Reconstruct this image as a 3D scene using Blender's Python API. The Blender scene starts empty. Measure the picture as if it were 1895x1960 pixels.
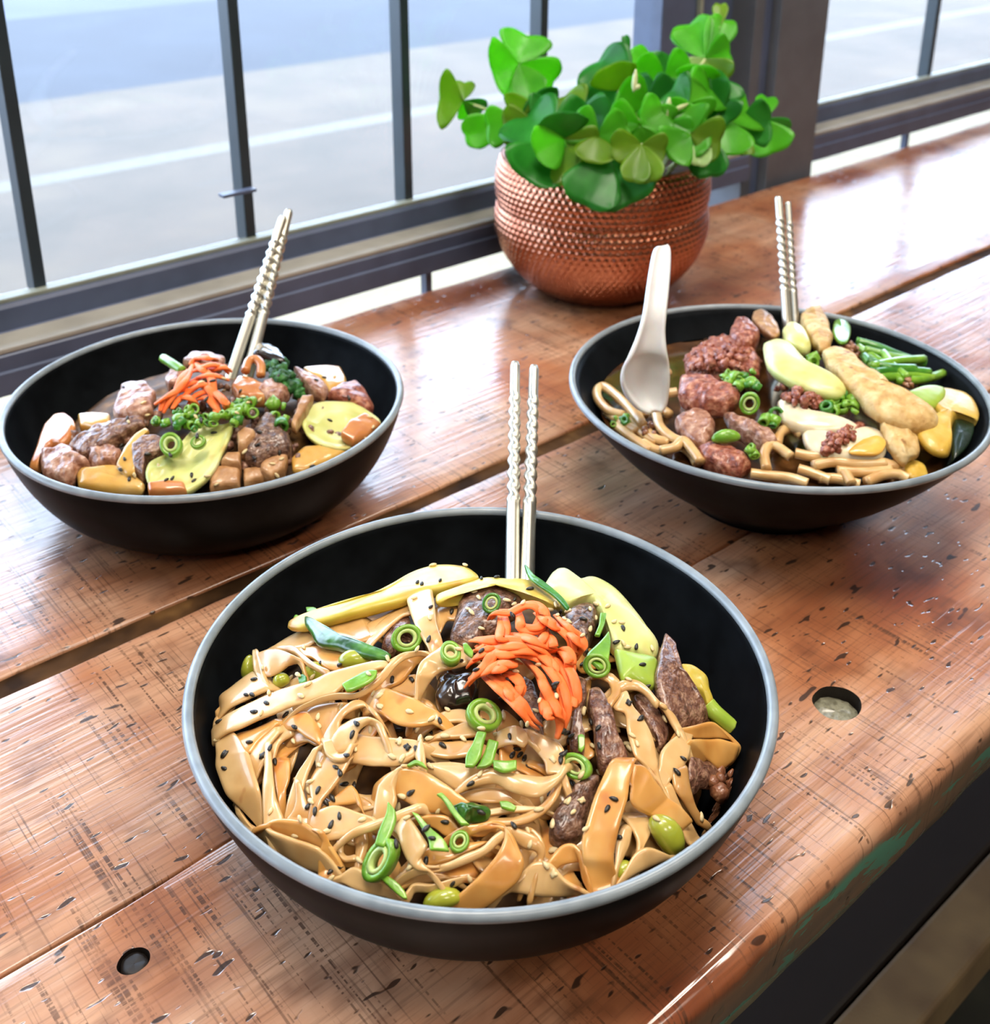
import bpy, bmesh, math, random
from mathutils import Vector, Matrix, noise, bvhtree

sc = bpy.context.scene
col = sc.collection
rnd = random.Random(7)

# ---------------------------------------------------------------- camera
# world: X runs along the table planks, Y towards the window, table top at z = 0, front bowl at the origin
W, H, FPX, CX, CY = 1895.0, 1960.0, 2192.93, 939.93, 570.22
CAM = Vector((-0.22685, -0.26814, 0.35270))
RT = Vector((0.75714459, -0.65324563, 0.00148812))
UP = Vector((0.24293883, 0.28369152, 0.92763131))
FW = Vector((0.60639327, 0.7019895, -0.37349423))
cd = bpy.data.cameras.new('camera')
cam = bpy.data.objects.new('camera', cd)
col.objects.link(cam)
m = Matrix((RT, UP, -FW)).transposed().to_4x4()
m.translation = CAM
cam.matrix_world = m
cd.sensor_fit = 'HORIZONTAL'
cd.sensor_width = 36.0
cd.lens = 36.0 * FPX / W
cd.shift_x = -(CX - W / 2) / W
cd.shift_y = (CY - H / 2) / W
cd.clip_start = 0.01
cd.clip_end = 200
cd.dof.use_dof = True
cd.dof.focus_distance = 0.43
cd.dof.aperture_fstop = 18.0
sc.camera = cam

# ---------------------------------------------------------------- world, sun, exposure
wd = bpy.data.worlds.new('sky')
sc.world = wd
wd.use_nodes = True
bg = wd.node_tree.nodes['Background']
bg.inputs['Color'].default_value = (0.60, 0.75, 1.0, 1)
bg.inputs['Strength'].default_value = 9.0
sl = bpy.data.lights.new('sun', 'SUN')
sl.energy = 5.0
sl.angle = 0.01
sl.color = (1.0, 0.93, 0.82)
so = bpy.data.objects.new('sun', sl)
col.objects.link(so)
so.rotation_euler = Vector((0.62, 0.03, -0.78)).to_track_quat('-Z', 'Y').to_euler()
FILL_LAMPS = ((-0.75, -1.5, 12, 'at the back left of the room'), (0.75, -1.4, 12, 'at the back right of the room'), (-0.25, -0.05, 20, 'above the left half of the table'), (0.85, 0.0, 16, 'above the right half of the table'))  # unseen lamps added as warm fill for the table and food
for x, y, e, wh in FILL_LAMPS:
    al = bpy.data.lights.new('fill_lamp_light', 'AREA')
    al.shape = 'RECTANGLE'
    al.size = 0.7
    al.size_y = 0.35
    al.energy = e
    al.color = (1.0, 0.90, 0.78)
    ao = bpy.data.objects.new('fill_lamp_light', al)
    col.objects.link(ao)
    ao.location = (x, y, 1.885)
sc.view_settings.view_transform = 'Standard'
sc.view_settings.look = 'None'
sc.view_settings.gamma = 1.0
sc.view_settings.use_curve_mapping = False
sc.view_settings.exposure = 0.17
cy_ = sc.cycles
cy_.use_light_tree = False
cy_.use_adaptive_sampling = True
cy_.adaptive_threshold = 0.12
cy_.max_bounces = 4
cy_.diffuse_bounces = 2
cy_.glossy_bounces = 2
cy_.transmission_bounces = 2
cy_.transparent_max_bounces = 8
cy_.caustics_reflective = False
cy_.caustics_refractive = False

# ---------------------------------------------------------------- helpers
def ray(px, py):
    return RT * ((px - CX) / FPX) - UP * ((py - CY) / FPX) + FW

def at(px, py, z):
    d = ray(px, py)
    return CAM + d * ((z - CAM.z) / d.z)

def aty(px, py, y):
    d = ray(px, py)
    return CAM + d * ((y - CAM.y) / d.y)

def atd(px, py, t):
    return CAM + ray(px, py) * t

def proj(p):
    q = Vector(p) - CAM
    z = q.dot(FW)
    return CX + FPX * q.dot(RT) / z, CY - FPX * q.dot(UP) / z

def lin(c):
    if isinstance(c, str):
        c = tuple(int(c[i:i + 2], 16) / 255 for i in (0, 2, 4))
    return tuple(((v / 12.92) if v <= 0.04045 else ((v + 0.055) / 1.055) ** 2.4) for v in c) + (1,)

class N:
    """small wrapper around a material node tree"""
    def __init__(s, name):
        s.m = bpy.data.materials.new(name)
        s.m.use_nodes = True
        s.t = s.m.node_tree
        s.b = s.t.nodes['Principled BSDF']
        s.out = s.t.nodes['Material Output']
    def n(s, typ, **kw):
        nd = s.t.nodes.new(typ)
        for k, v in kw.items():
            if k in nd.inputs:
                nd.inputs[k].default_value = v
            else:
                setattr(nd, k, v)
        return nd
    def l(s, a, b):
        s.t.links.new(a, b)
    def coord(s, scale=(1, 1, 1), rot=(0, 0, 0), world=False, loc=(0, 0, 0)):
        if world:
            o = s.n('ShaderNodeNewGeometry').outputs['Position']
        else:
            o = s.n('ShaderNodeTexCoord').outputs['Object']
        mp = s.n('ShaderNodeMapping')
        mp.inputs['Scale'].default_value = scale
        mp.inputs['Rotation'].default_value = rot
        mp.inputs['Location'].default_value = loc
        s.l(o, mp.inputs['Vector'])
        return mp.outputs['Vector']
    def noise(s, vec, scale, detail=4, rough=0.55, dist=0.0):
        nd = s.n('ShaderNodeTexNoise')
        nd.inputs['Scale'].default_value = scale
        nd.inputs['Detail'].default_value = detail
        nd.inputs['Roughness'].default_value = rough
        nd.inputs['Distortion'].default_value = dist
        s.l(vec, nd.inputs['Vector'])
        return nd.outputs['Fac']
    def ramp(s, fac, stops):
        r = s.n('ShaderNodeValToRGB')
        e = r.color_ramp.elements
        while len(e) < len(stops):
            e.new(0.5)
        for el, (p, c) in zip(e, stops):
            el.position = p
            el.color = c if len(c) == 4 else tuple(c) + (1,)
        s.l(fac, r.inputs['Fac'])
        return r.outputs['Color']
    def step(s, fac, lo, hi):
        r = s.n('ShaderNodeMapRange')
        r.inputs['From Min'].default_value = lo
        r.inputs['From Max'].default_value = hi
        s.l(fac, r.inputs['Value'])
        return r.outputs['Result']
    def mix(s, fac, a, b, mode='MIX'):
        x = s.n('ShaderNodeMix', data_type='RGBA', blend_type=mode)
        for sock, v in ((x.inputs[0], fac), (x.inputs[6], a), (x.inputs[7], b)):
            if hasattr(v, 'is_linked'):
                s.l(v, sock)
            elif isinstance(v, (int, float)):
                sock.default_value = v
            else:
                sock.default_value = v
        return x.outputs[2]
    def math(s, op, a, b=0.0):
        x = s.n('ShaderNodeMath', operation=op)
        for i, v in enumerate((a, b)):
            if hasattr(v, 'is_linked'):
                s.l(v, x.inputs[i])
            else:
                x.inputs[i].default_value = v
        return x.outputs[0]
    def bump(s, h, strength=0.3, dist=0.001):
        b = s.n('ShaderNodeBump')
        b.inputs['Strength'].default_value = strength
        b.inputs['Distance'].default_value = dist
        s.l(h, b.inputs['Height'])
        s.l(b.outputs['Normal'], s.b.inputs['Normal'])
        return b
    def set(s, **kw):
        for k, v in kw.items():
            s.b.inputs[k].default_value = v

def food(name, stops, scale=120, rough=0.4, sss=0.0, bump=0.15, bscale=400, coat=0.0, spots=None, spec=0.5, detail=2):
    """procedural food surface: a noise colour ramp, optional stain spots, fine relief"""
    g = N(name)
    v = g.coord()
    c = g.ramp(g.noise(v, scale, detail), [(p, lin(k)) for p, k in stops])
    if spots:
        sc_, lo, hi, colr = spots
        f = g.step(g.noise(g.coord(loc=(3.1, 1.7, 2.2)), sc_, 2), lo, hi)
        c = g.mix(f, c, lin(colr))
    g.l(c, g.b.inputs['Base Color'])
    g.set(Roughness=rough)
    g.b.inputs['Specular IOR Level'].default_value = spec
    g.b.inputs['Coat Weight'].default_value = coat
    g.b.inputs['Coat Roughness'].default_value = 0.12
    if sss:
        g.b.inputs['Subsurface Weight'].default_value = sss
        g.b.inputs['Subsurface Radius'].default_value = (1.0, 0.5, 0.25)
        g.b.inputs['Subsurface Scale'].default_value = 0.003
    if bump:
        g.bump(g.noise(v, bscale, 1), bump, 0.0008)
    return g.m

def plain(name, c, rough=0.5, metal=0.0, spec=0.5, coat=0.0):
    g = N(name)
    v = g.coord()
    cc = lin(c)
    k = tuple(x * 0.82 for x in cc[:3]) + (1,)
    g.l(g.ramp(g.noise(v, 30, 2), [(0.35, k), (0.65, cc)]), g.b.inputs['Base Color'])
    g.set(Roughness=rough, Metallic=metal)
    g.b.inputs['Specular IOR Level'].default_value = spec
    g.b.inputs['Coat Weight'].default_value = coat
    return g.m

def mk(name, verts, faces, mat, parent=None, smooth=True, origin=None, sub=0, solid=0.0):
    """one mesh object; its origin sits at the base of the geometry"""
    verts = [Vector(v) for v in verts]
    if parent is not None:
        o = parent['_o']
        o = Vector(o)
    elif origin is not None:
        o = Vector(origin)
    else:
        n_ = len(verts)
        o = Vector((sum(v.x for v in verts) / n_, sum(v.y for v in verts) / n_, min(v.z for v in verts)))
    me = bpy.data.meshes.new(name)
    me.from_pydata([v - o for v in verts], [], faces)
    me.materials.append(mat)
    if smooth:
        me.polygons.foreach_set('use_smooth', [True] * len(me.polygons))
    ob = bpy.data.objects.new(name, me)
    col.objects.link(ob)
    if parent is not None:
        ob.parent = parent
        ob['_o'] = list(o)
    else:
        ob.location = o
        ob['_o'] = list(o)
    if solid:
        s = ob.modifiers.new('thickness', 'SOLIDIFY')
        s.thickness = solid
        s.offset = 0
    if sub:
        s = ob.modifiers.new('smooth', 'SUBSURF')
        s.levels = s.render_levels = sub
    return ob

def thing(name, label, cat, loc, group=None):
    o = bpy.data.objects.new(name, None)
    o.empty_display_size = 0.02
    col.objects.link(o)
    o.location = loc
    o['_o'] = list(loc)
    return tag(o, label, cat, group)

def tag(o, label, cat, group=None):
    o['label'] = label
    o['category'] = cat
    if group:
        o['group'] = group
    return o

def struct(o):
    o['kind'] = 'structure'
    return o

def box(x0, x1, y0, y1, z0, z1, bev=0.0, seg=2):
    """verts, faces of a bevelled box"""
    bm = bmesh.new()
    bmesh.ops.create_cube(bm, size=1.0)
    for v in bm.verts:
        v.co = Vector(((x0 + x1) / 2 + v.co.x * (x1 - x0), (y0 + y1) / 2 + v.co.y * (y1 - y0), (z0 + z1) / 2 + v.co.z * (z1 - z0)))
    if bev:
        bmesh.ops.bevel(bm, geom=list(bm.edges), offset=bev, segments=seg, affect='EDGES', profile=0.5)
    bm.verts.index_update()
    r = [v.co.copy() for v in bm.verts], [[v.index for v in f.verts] for f in bm.faces]
    bm.free()
    return r

def join(*parts):
    V, F = [], []
    for v, f in parts:
        n_ = len(V)
        V += list(v)
        F += [[i + n_ for i in q] for q in f]
    return V, F

def lathe(prof, seg, c=(0, 0, 0)):
    V, F = [], []
    for r, z in prof:
        for k in range(seg):
            a = 2 * math.pi * k / seg
            V.append(Vector((c[0] + r * math.cos(a), c[1] + r * math.sin(a), c[2] + z)))
    for i in range(len(prof) - 1):
        for k in range(seg):
            k2 = (k + 1) % seg
            F.append([i * seg + k, i * seg + k2, (i + 1) * seg + k2, (i + 1) * seg + k])
    return V, F

def catmull(pts, n):
    """n samples of a Catmull-Rom curve through pts (tuples of any length)"""
    P = [tuple(p) for p in pts]
    if len(P) == 2:
        return [tuple(a + (b - a) * i / (n - 1) for a, b in zip(*P)) for i in range(n)]
    P = [tuple(2 * a - b for a, b in zip(P[0], P[1]))] + P + [tuple(2 * a - b for a, b in zip(P[-1], P[-2]))]
    out = []
    L = len(P) - 3
    for i in range(n):
        t = i / (n - 1) * L
        k = min(int(t), L - 1)
        t -= k
        p0, p1, p2, p3 = P[k:k + 4]
        out.append(tuple(0.5 * (2 * b + (c - a) * t + (2 * a - 5 * b + 4 * c - d) * t * t + (3 * b - a - 3 * c + d) * t ** 3)
                         for a, b, c, d in zip(p0, p1, p2, p3)))
    return out

def tube(path, rad, seg=8, flat=1.0, n=None, cap=True):
    """swept tube; rad is a number or list; flat squashes it vertically"""
    P = [Vector(p) for p in path]
    if n:
        P = [Vector(p) for p in catmull(P, n)]
    R = rad if isinstance(rad, (list, tuple)) else [rad] * len(P)
    if len(R) != len(P):
        R = [R[min(int(i / (len(P) - 1) * (len(R) - 1)), len(R) - 2)] * (1 - (i / (len(P) - 1) * (len(R) - 1) - min(int(i / (len(P) - 1) * (len(R) - 1)), len(R) - 2)))
             + R[min(int(i / (len(P) - 1) * (len(R) - 1)), len(R) - 2) + 1] * (i / (len(P) - 1) * (len(R) - 1) - min(int(i / (len(P) - 1) * (len(R) - 1)), len(R) - 2))
             for i in range(len(P))]
    V, F = [], []
    up = Vector((0, 0, 1))
    for i, p in enumerate(P):
        d = (P[min(i + 1, len(P) - 1)] - P[max(i - 1, 0)]).normalized()
        s = d.cross(up)
        if s.length < 0.05:
            s = d.cross(Vector((0, 1, 0)))
        s.normalize()
        u = s.cross(d)
        for k in range(seg):
            a = 2 * math.pi * k / seg
            V.append(p + s * (R[i] * math.cos(a)) + u * (R[i] * flat * math.sin(a)))
    for i in range(len(P) - 1):
        for k in range(seg):
            k2 = (k + 1) % seg
            F.append([i * seg + k, i * seg + k2, (i + 1) * seg + k2, (i + 1) * seg + k])
    if cap:
        F.append(list(range(seg))[::-1])
        F.append([(len(P) - 1) * seg + k for k in range(seg)])
    return V, F
# ---------------------------------------------------------------- materials of the setting
def wood(name, seed):
    g = N(name)
    v = g.coord((1, 1, 1), world=True, loc=(seed, seed * 0.7, 0))
    vg = g.coord((5, 75, 20), world=True, loc=(seed * 3, seed, 0))
    vg2 = g.coord((30, 620, 40), world=True, loc=(seed, 0, 0))
    vs = g.coord((760, 13, 20), rot=(0, 0, 0.10), world=True, loc=(seed, 0, 0))
    vs2 = g.coord((520, 6, 20), rot=(0, 0, 0.10), world=True, loc=(seed, 3, 0))
    vp = g.coord((95, 260, 60), world=True, loc=(seed, 5, 0))
    big = g.noise(v, 7.5, 3, 0.55)
    base = g.ramp(big, [(0.33, lin('8e4c2c')), (0.45, lin('b4764e')), (0.57, lin('cea180')), (0.67, lin('c08a66')), (0.78, lin('965632'))])
    grain = g.noise(vg, 1.0, 3, 0.6)
    base = g.mix(g.step(grain, 0.38, 0.66), base, g.mix(0.45, base, lin('8a4c2c')))
    fine = g.noise(vg2, 1.0, 2, 0.6)
    base = g.mix(g.math('MULTIPLY', g.step(fine, 0.50, 0.70), 0.45), base, lin('63402c'))
    # saw kerf lines across the grain, in patches
    k1 = g.step(g.noise(vs, 1.0, 2, 0.5), 0.58, 0.66)
    tick = g.step(g.noise(g.coord((45, 640, 20), world=True, loc=(seed, 7, 0)), 1.0, 2, 0.5), 0.44, 0.52)
    k2 = g.math('MULTIPLY', g.step(g.noise(vs2, 1.0, 2, 0.4), 0.60, 0.64), tick)
    patch = g.step(g.noise(v, 17, 3), 0.38, 0.58)
    kerf = g.math('MULTIPLY', g.math('MAXIMUM', g.math('MULTIPLY', k1, 0.75), k2), patch)
    base = g.mix(g.math('MULTIPLY', kerf, 0.85), base, lin('4a3020'))
    # pits and dark flecks along the grain
    pit1 = g.step(g.noise(vp, 1.0, 1, 0.5), 0.672, 0.706)
    pit = g.math('MAXIMUM', pit1, g.step(g.noise(g.coord((40, 110, 60), world=True, loc=(seed, 9, 0)), 1.0, 2, 0.6), 0.695, 0.72))
    base = g.mix(g.math('MULTIPLY', pit, 0.9), base, lin('2c1d14'))
    stain = g.step(g.noise(g.coord((1, 1, 1), world=True, loc=(seed + 4, 2, 0)), 24, 3, 0.65), 0.56, 0.74)
    base = g.mix(g.math('MULTIPLY', stain, 0.75), base, lin('512a18'))
    g.l(base, g.b.inputs['Base Color'])
    g.set(Roughness=0.5)
    g.b.inputs['Specular IOR Level'].default_value = 0.2
    g.b.inputs['Coat Weight'].default_value = 1.0
    g.b.inputs['Coat IOR'].default_value = 1.75
    rr = g.ramp(big, [(0.35, (0.11, 0.11, 0.11)), (0.7, (0.30, 0.30, 0.30))])
    g.l(rr, g.b.inputs['Coat Roughness'])
    h = g.math('SUBTRACT', g.noise(g.coord((14, 260, 30), world=True, loc=(seed * 3, seed, 0)), 1.0, 2, 0.6), g.math('MULTIPLY', pit1, 0.6))
    bp = g.bump(h, 0.42, 0.0007)
    g.l(bp.outputs['Normal'], g.b.inputs['Coat Normal'])
    return g

def wood_edge(name):
    """front plank: wood whose nosing keeps remains of green paint and grey wear"""
    g = wood(name, 2.6)
    base = g.b.inputs['Base Color'].links[0].from_socket
    sep = g.n('ShaderNodeSeparateXYZ')
    g.l(g.n('ShaderNodeNewGeometry').outputs['Position'], sep.inputs[0])
    low = g.step(sep.outputs['Z'], -0.006, -0.011)      # below the rounded lip
    worn = g.mix(g.step(g.noise(g.coord((10, 60, 90), world=True), 1.0, 4), 0.4, 0.65), lin('8d6a4a'), lin('6f5a44'))
    base2 = g.mix(g.math('MULTIPLY', low, 0.8), base, worn)
    gn = g.step(g.noise(g.coord((22, 60, 95), world=True, loc=(1.3, 0.4, 0.9)), 1.0, 5, 0.65), 0.535, 0.56)
    base2 = g.mix(g.math('MULTIPLY', gn, low), base2, lin('5f9f83'))
    g.l(base2, g.b.inputs['Base Color'])
    return g

WOODA, WOODB, WOODC = wood('reclaimed_wood_a', 0.3).m, wood('reclaimed_wood_b', 1.4).m, wood_edge('reclaimed_wood_c').m
FILL = food('dark_filler', [(0.35, '2e1f13'), (0.6, '543a22'), (0.75, '7a5832')], 40, 0.7, bump=0.6, bscale=200, spec=0.05)
STEEL = plain('dark_blue_steel', '525e7a', 0.42, 0.0, 0.5)
STEEL2 = plain('grey_steel', '5c616b', 0.45)
BEAD = plain('putty_bead', '8c9388', 0.5)
g = N('window_glass')
tr = g.n('ShaderNodeBsdfTransparent')
tr.inputs['Color'].default_value = (0.97, 0.985, 0.98, 1)
gl = g.n('ShaderNodeBsdfGlossy')
gl.inputs['Roughness'].default_value = 0.02
lw = g.n('ShaderNodeLayerWeight')
lw.inputs['Blend'].default_value = 0.5
fr = g.math('ADD', g.math('MULTIPLY', g.math('POWER', lw.outputs['Facing'], 5.0), 0.6), 0.02)
mx = g.n('ShaderNodeMixShader')
g.l(fr, mx.inputs[0])
g.l(tr.outputs[0], mx.inputs[1])
g.l(gl.outputs[0], mx.inputs[2])
g.l(mx.outputs[0], g.out.inputs['Surface'])
GLASS = g.m
WALL = plain('painted_wall', '7a6652', 0.7)
CEIL = plain('grey_ceiling', '8f877b', 0.7)
LEDGE = plain('painted_lit_ledge', 'a3a29c', 0.6)  # lighter grey paints in the light caught by the upward ledge
MULL = plain('dark_mullion_steel', '2a3740', 0.4)
GLARE_BLOCK = plain('glare_blocker_canvas', '3a3f45', 0.8)
CONC = food('sunlit_concrete', [(0.3, '413a32'), (0.55, '494037'), (0.75, '50463a')], 2.2, 0.8, bump=0.2, bscale=60)
ASPH = food('blue_grey_asphalt', [(0.3, '161a26'), (0.55, '1a1f2b'), (0.75, '1f2430')], 1.5, 0.75, bump=0.2, bscale=80)
ROAD2 = food('pale_road', [(0.3, '2e3344'), (0.6, '353a4a')], 1.5, 0.75)
YELL = plain('worn_yellow_paint', '57534a', 0.7)
CREAM = plain('cream_stone', 'd6c9a2', 0.7)
FLOORM = food('dark_concrete_floor', [(0.3, '20221f'), (0.6, '34362f'), (0.8, '45453b')], 9, 0.6, bump=0.2)
BENCHM = food('worn_bench_wood', [(0.3, '6a553d'), (0.6, '85704f'), (0.8, '5c4a36')], 20, 0.6)

# ---------------------------------------------------------------- room shell and street
GZ = -0.86
def sbox(name, mat, *a, bev=0.0):
    return struct(mk(name, *box(*a, bev=bev), mat, smooth=False))
sbox('floor', FLOORM, -2.6, 3.6, -3.2, 0.43, GZ - 0.05, GZ + 0.05)
sbox('ceiling', CEIL, -2.6, 3.6, -3.2, 0.56, 1.95, 2.0)
sbox('wall_back', WALL, -2.6, 3.6, -3.25, -3.2, GZ + 0.05, 1.95)
sbox('wall_left', WALL, -2.65, -2.6, -3.2, 0.56, GZ + 0.05, 1.95)
sbox('wall_right', WALL, 3.6, 3.65, -3.2, 0.56, GZ + 0.05, 1.95)
sbox('wall_window', STEEL2, -2.6, 3.6, 0.462, 0.53, GZ + 0.05, -0.14)
sbox('trim_1', CREAM, -2.6, 3.6, 0.455, 0.80, -0.14, -0.082)
aw = thing('glare_blocker', 'unseen dark awning added outside the windows to block the high sky', 'light blocker', (0.5, 0.56, 1.44))  # unseen awning added to keep high sky glare off the near table
mk('blocker_canopy', *box(-3.2, 4.2, 0.56, 2.05, 1.50, 1.55, 0.004), GLARE_BLOCK, aw, smooth=False)
mk('blocker_valance', *box(-3.2, 4.2, 2.02, 2.05, 1.44, 1.51, 0.004), GLARE_BLOCK, aw, smooth=False)
def street(y0, y1, z0, z1, name, mat):
    return sbox(name, mat, -6, 16, y0, y1, z0, z1)
street(0.53, 5.62, GZ - 0.3, GZ - 0.04, 'ground_pavement', CONC)
street(5.62, 8.6, GZ - 0.3, GZ - 0.05, 'ground_road', ASPH)
street(8.6, 30, GZ - 0.3, GZ - 0.05, 'ground_road_far', ROAD2)
street(4.10, 4.24, GZ - 0.05, GZ - 0.0395, 'ground_line', YELL)

# ---------------------------------------------------------------- windows: rails, mullions, panes, post
GY = 0.50
def window(name, x0, x1, muls, panes):
    r = struct(thing(name, '', 'window', (x0, GY, 0.06)))
    del r['label'], r['category']
    # stepped bottom rail, top rail
    prof = [(0.505, 0.0595), (0.487, 0.0595), (0.485, 0.057), (0.485, 0.0415), (0.482, 0.040), (0.458, 0.038), (0.4555, 0.036), (0.4555, 0.026), (0.4535, 0.025), (0.4535, 0.0095), (0.47, 0.0085), (0.515, 0.0085)]
    V = [(x, y, z) for x in (x0, x1) for y, z in prof]
    n_ = len(prof)
    F = [[i, (i + 1) % n_, n_ + (i + 1) % n_, n_ + i] for i in range(n_)] + [list(range(n_))[::-1], [n_ + i for i in range(n_)]]
    mk('bottom_rail', V, F, STEEL, r, smooth=False)
    mk('sill_ledge', *box(x0, x1, 0.4565, 0.4835, 0.0375, 0.0412, 0.0008), LEDGE, r, smooth=False)
    mk('glazing_bead', *box(x0, x1, 0.489, 0.4985, 0.0585, 0.0625, 0.0008), BEAD, r, smooth=False)
    mk('top_rail', *box(x0, x1, 0.47, 0.52, 1.90, 1.95), STEEL, r, smooth=False)
    for x in muls:
        mk('mullion', *box(x - 0.0044, x + 0.0044, 0.496, 0.512, 0.0585, 1.91, 0.001), MULL, r, smooth=False)
    xs = [x0] + list(muls) + [x1]
    for a, b in zip(xs, xs[1:]):
        mk('pane', *box(a + 0.003, b - 0.003, 0.503, 0.507, 0.06, 1.905), GLASS, r, smooth=False)
    return r
w1 = window('window_1', -2.6, 0.763, [0.0205 - 0.16 * k for k in range(16, 0, -1)] + [0.0205, 0.186, 0.340, 0.497], None)
w2 = window('window_2', 0.875, 3.6, [1.195 + 0.29 * k for k in range(9)], None)
# stay arm and catch on the second mullion
p = aty(447, 371, 0.485)
mk('window_stay', *box(p.x - 0.010, 0.186, 0.482, 0.490, p.z - 0.0012, p.z + 0.0012, 0.0004), STEEL, w1, smooth=False)
# small dividers in the slot under the rail
for i, px in enumerate(((816, 535), (1733, 262))):
    q = aty(px[0], px[1], 0.474)
    mk('slot_divider', *box(q.x - 0.0032, q.x + 0.0032, 0.470, 0.478, -0.09, 0.010, 0.0005), STEEL, w1 if i == 0 else w2, smooth=False)
post = struct(thing('trim_2', '', 'post', (0.83, 0.46, 0)))
del post['label'], post['category']
mk('flange', *box(0.789, 0.874, 0.4495, 0.462, -0.10, 1.95, 0.001), STEEL2, post, smooth=False)
mk('web', *box(0.762, 0.778, 0.462, 0.56, -0.10, 1.95, 0.001), STEEL2, post, smooth=False)
mk('web_cover', *box(0.778, 0.874, 0.462, 0.56, -0.10, 1.95, 0.001), STEEL, post, smooth=False)
mk('stile', *box(0.652, 0.764, 0.492, 0.53, 0.058, 1.95, 0.001), STEEL, post, smooth=False)
mk('stile', *box(0.874, 0.916, 0.492, 0.53, -0.10, 1.95, 0.001), STEEL, post, smooth=False)
mk('cover_bead', *box(0.703, 0.708, 0.486, 0.492, 0.062, 1.95, 0.001), BEAD, post, smooth=False)
# unseen ceiling lamps added for fill (the lights at the top of the script shine from their diffusers)
LAMPB = plain('fill_lamp_housing', 'c8c8c6', 0.5)
g = N('fill_lamp_diffuser')
g.set(Roughness=0.5)
g.b.inputs['Emission Color'].default_value = (1.0, 0.90, 0.78, 1)
g.b.inputs['Emission Strength'].default_value = 3.0
DIFF = g.m
DIFF.cycles.emission_sampling = 'NONE'
for x, y, e, wh in FILL_LAMPS:
    t = thing('fill_lamp', 'unseen rectangular ceiling lamp added for warm fill ' + wh, 'lamp', (x, y, 1.9), 'added fill lamps')
    mk('housing', *box(x - 0.4, x + 0.4, y - 0.22, y + 0.22, 1.905, 1.95, 0.004), LAMPB, t, smooth=False)
    mk('diffuser', *box(x - 0.37, x + 0.37, y - 0.19, y + 0.19, 1.893, 1.906, 0.002), DIFF, t, smooth=False)

# ---------------------------------------------------------------- table
tb = thing('wooden_table', 'long reclaimed wood table with scarred glossy planks under the three bowls', 'table', (0.3, 0.16, GZ + 0.05))
def plank(y0, y1, mat, zt=0.0, th=0.038, x0=-1.2, x1=2.6, front=None, back_r=0.002, front_r=0.002, jit=0.0008):
    """a long board; its cross-section is rounded and wanders a little along the length"""
    prof = []
    fr_ = front_r
    for k in range(5):
        a = math.pi / 2 * k / 4
        prof.append((y0 + fr_ - fr_ * math.cos(math.pi / 2 - a + math.pi / 2 - math.pi / 2) if False else y0 + fr_ * (1 - math.sin(a + 0)), 0) if False else (y0 + fr_ * (1 - math.cos(a)), zt - fr_ + fr_ * math.sin(a)))
    inner = [y0 + fr_ + (y1 - y0 - fr_ - back_r) * k / 14 for k in range(1, 14)]
    prof += [(y, zt) for y in inner]
    for k in range(5):
        a = math.pi / 2 * k / 4
        prof.append((y1 - back_r + back_r * math.sin(a), zt - back_r + back_r * math.cos(a)))
    prof += [(y1, zt - th), (y0 + (0.004 if front else 0), zt - th)]
    if front:
        prof.append((y0 + 0.001, zt - th * 0.72))
    nx = 200
    V, F = [], []
    n_ = len(prof)
    for i in range(nx + 1):
        x = x0 + (x1 - x0) * i / nx
        for j, (y, z) in enumerate(prof):
            w = noise.noise(Vector((x * 9, y * 3, z * 5 + y0 * 40)))
            w2_ = noise.noise(Vector((x * 40, y * 10 + 5, z * 40 + y0 * 40)))
            edge = 1.0 if (j < 5 or j >= n_ - 8) else 0.0
            V.append((x, y + edge * (w * jit * 1.6 + w2_ * jit), z + (w * 0.0006 + w2_ * 0.0002) * (0.4 if zt == 0 else 1) - 0.0002))
    for i in range(nx):
        for j in range(n_):
            j2 = (j + 1) % n_
            F.append([i * n_ + j, i * n_ + j2, (i + 1) * n_ + j2, (i + 1) * n_ + j])
    F += [list(range(n_)), [nx * n_ + j for j in range(n_)][::-1]]
    return V, [f[::-1] for f in F[:-2]] + F[-2:]
mk('plank', *plank(0.1915, 0.440, WOODA), WOODA, tb)
mk('plank', *plank(0.0437, 0.1795, WOODB, front_r=0.0012), WOODB, tb)
pc = mk('plank', *plank(-0.1155, 0.0428, WOODC, front=True, front_r=0.0065, back_r=0.0012, jit=0.0016), WOODC, tb)
mk('joint_filler', *plank(0.1785, 0.1925, FILL, zt=-0.0022, th=0.03, front_r=0.001, back_r=0.001), FILL, tb)
for x in (-1.05, 1.3, 2.45):
    for y in (-0.07, 0.38):
        mk('leg', *box(x - 0.03, x + 0.03, y - 0.03, y + 0.03, GZ + 0.05, -0.036, 0.003), STEEL2, tb, smooth=False)
mk('apron', *box(-1.1, 2.5, -0.062, -0.048, -0.075, -0.037, 0.002), STEEL, tb, smooth=False)
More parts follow.
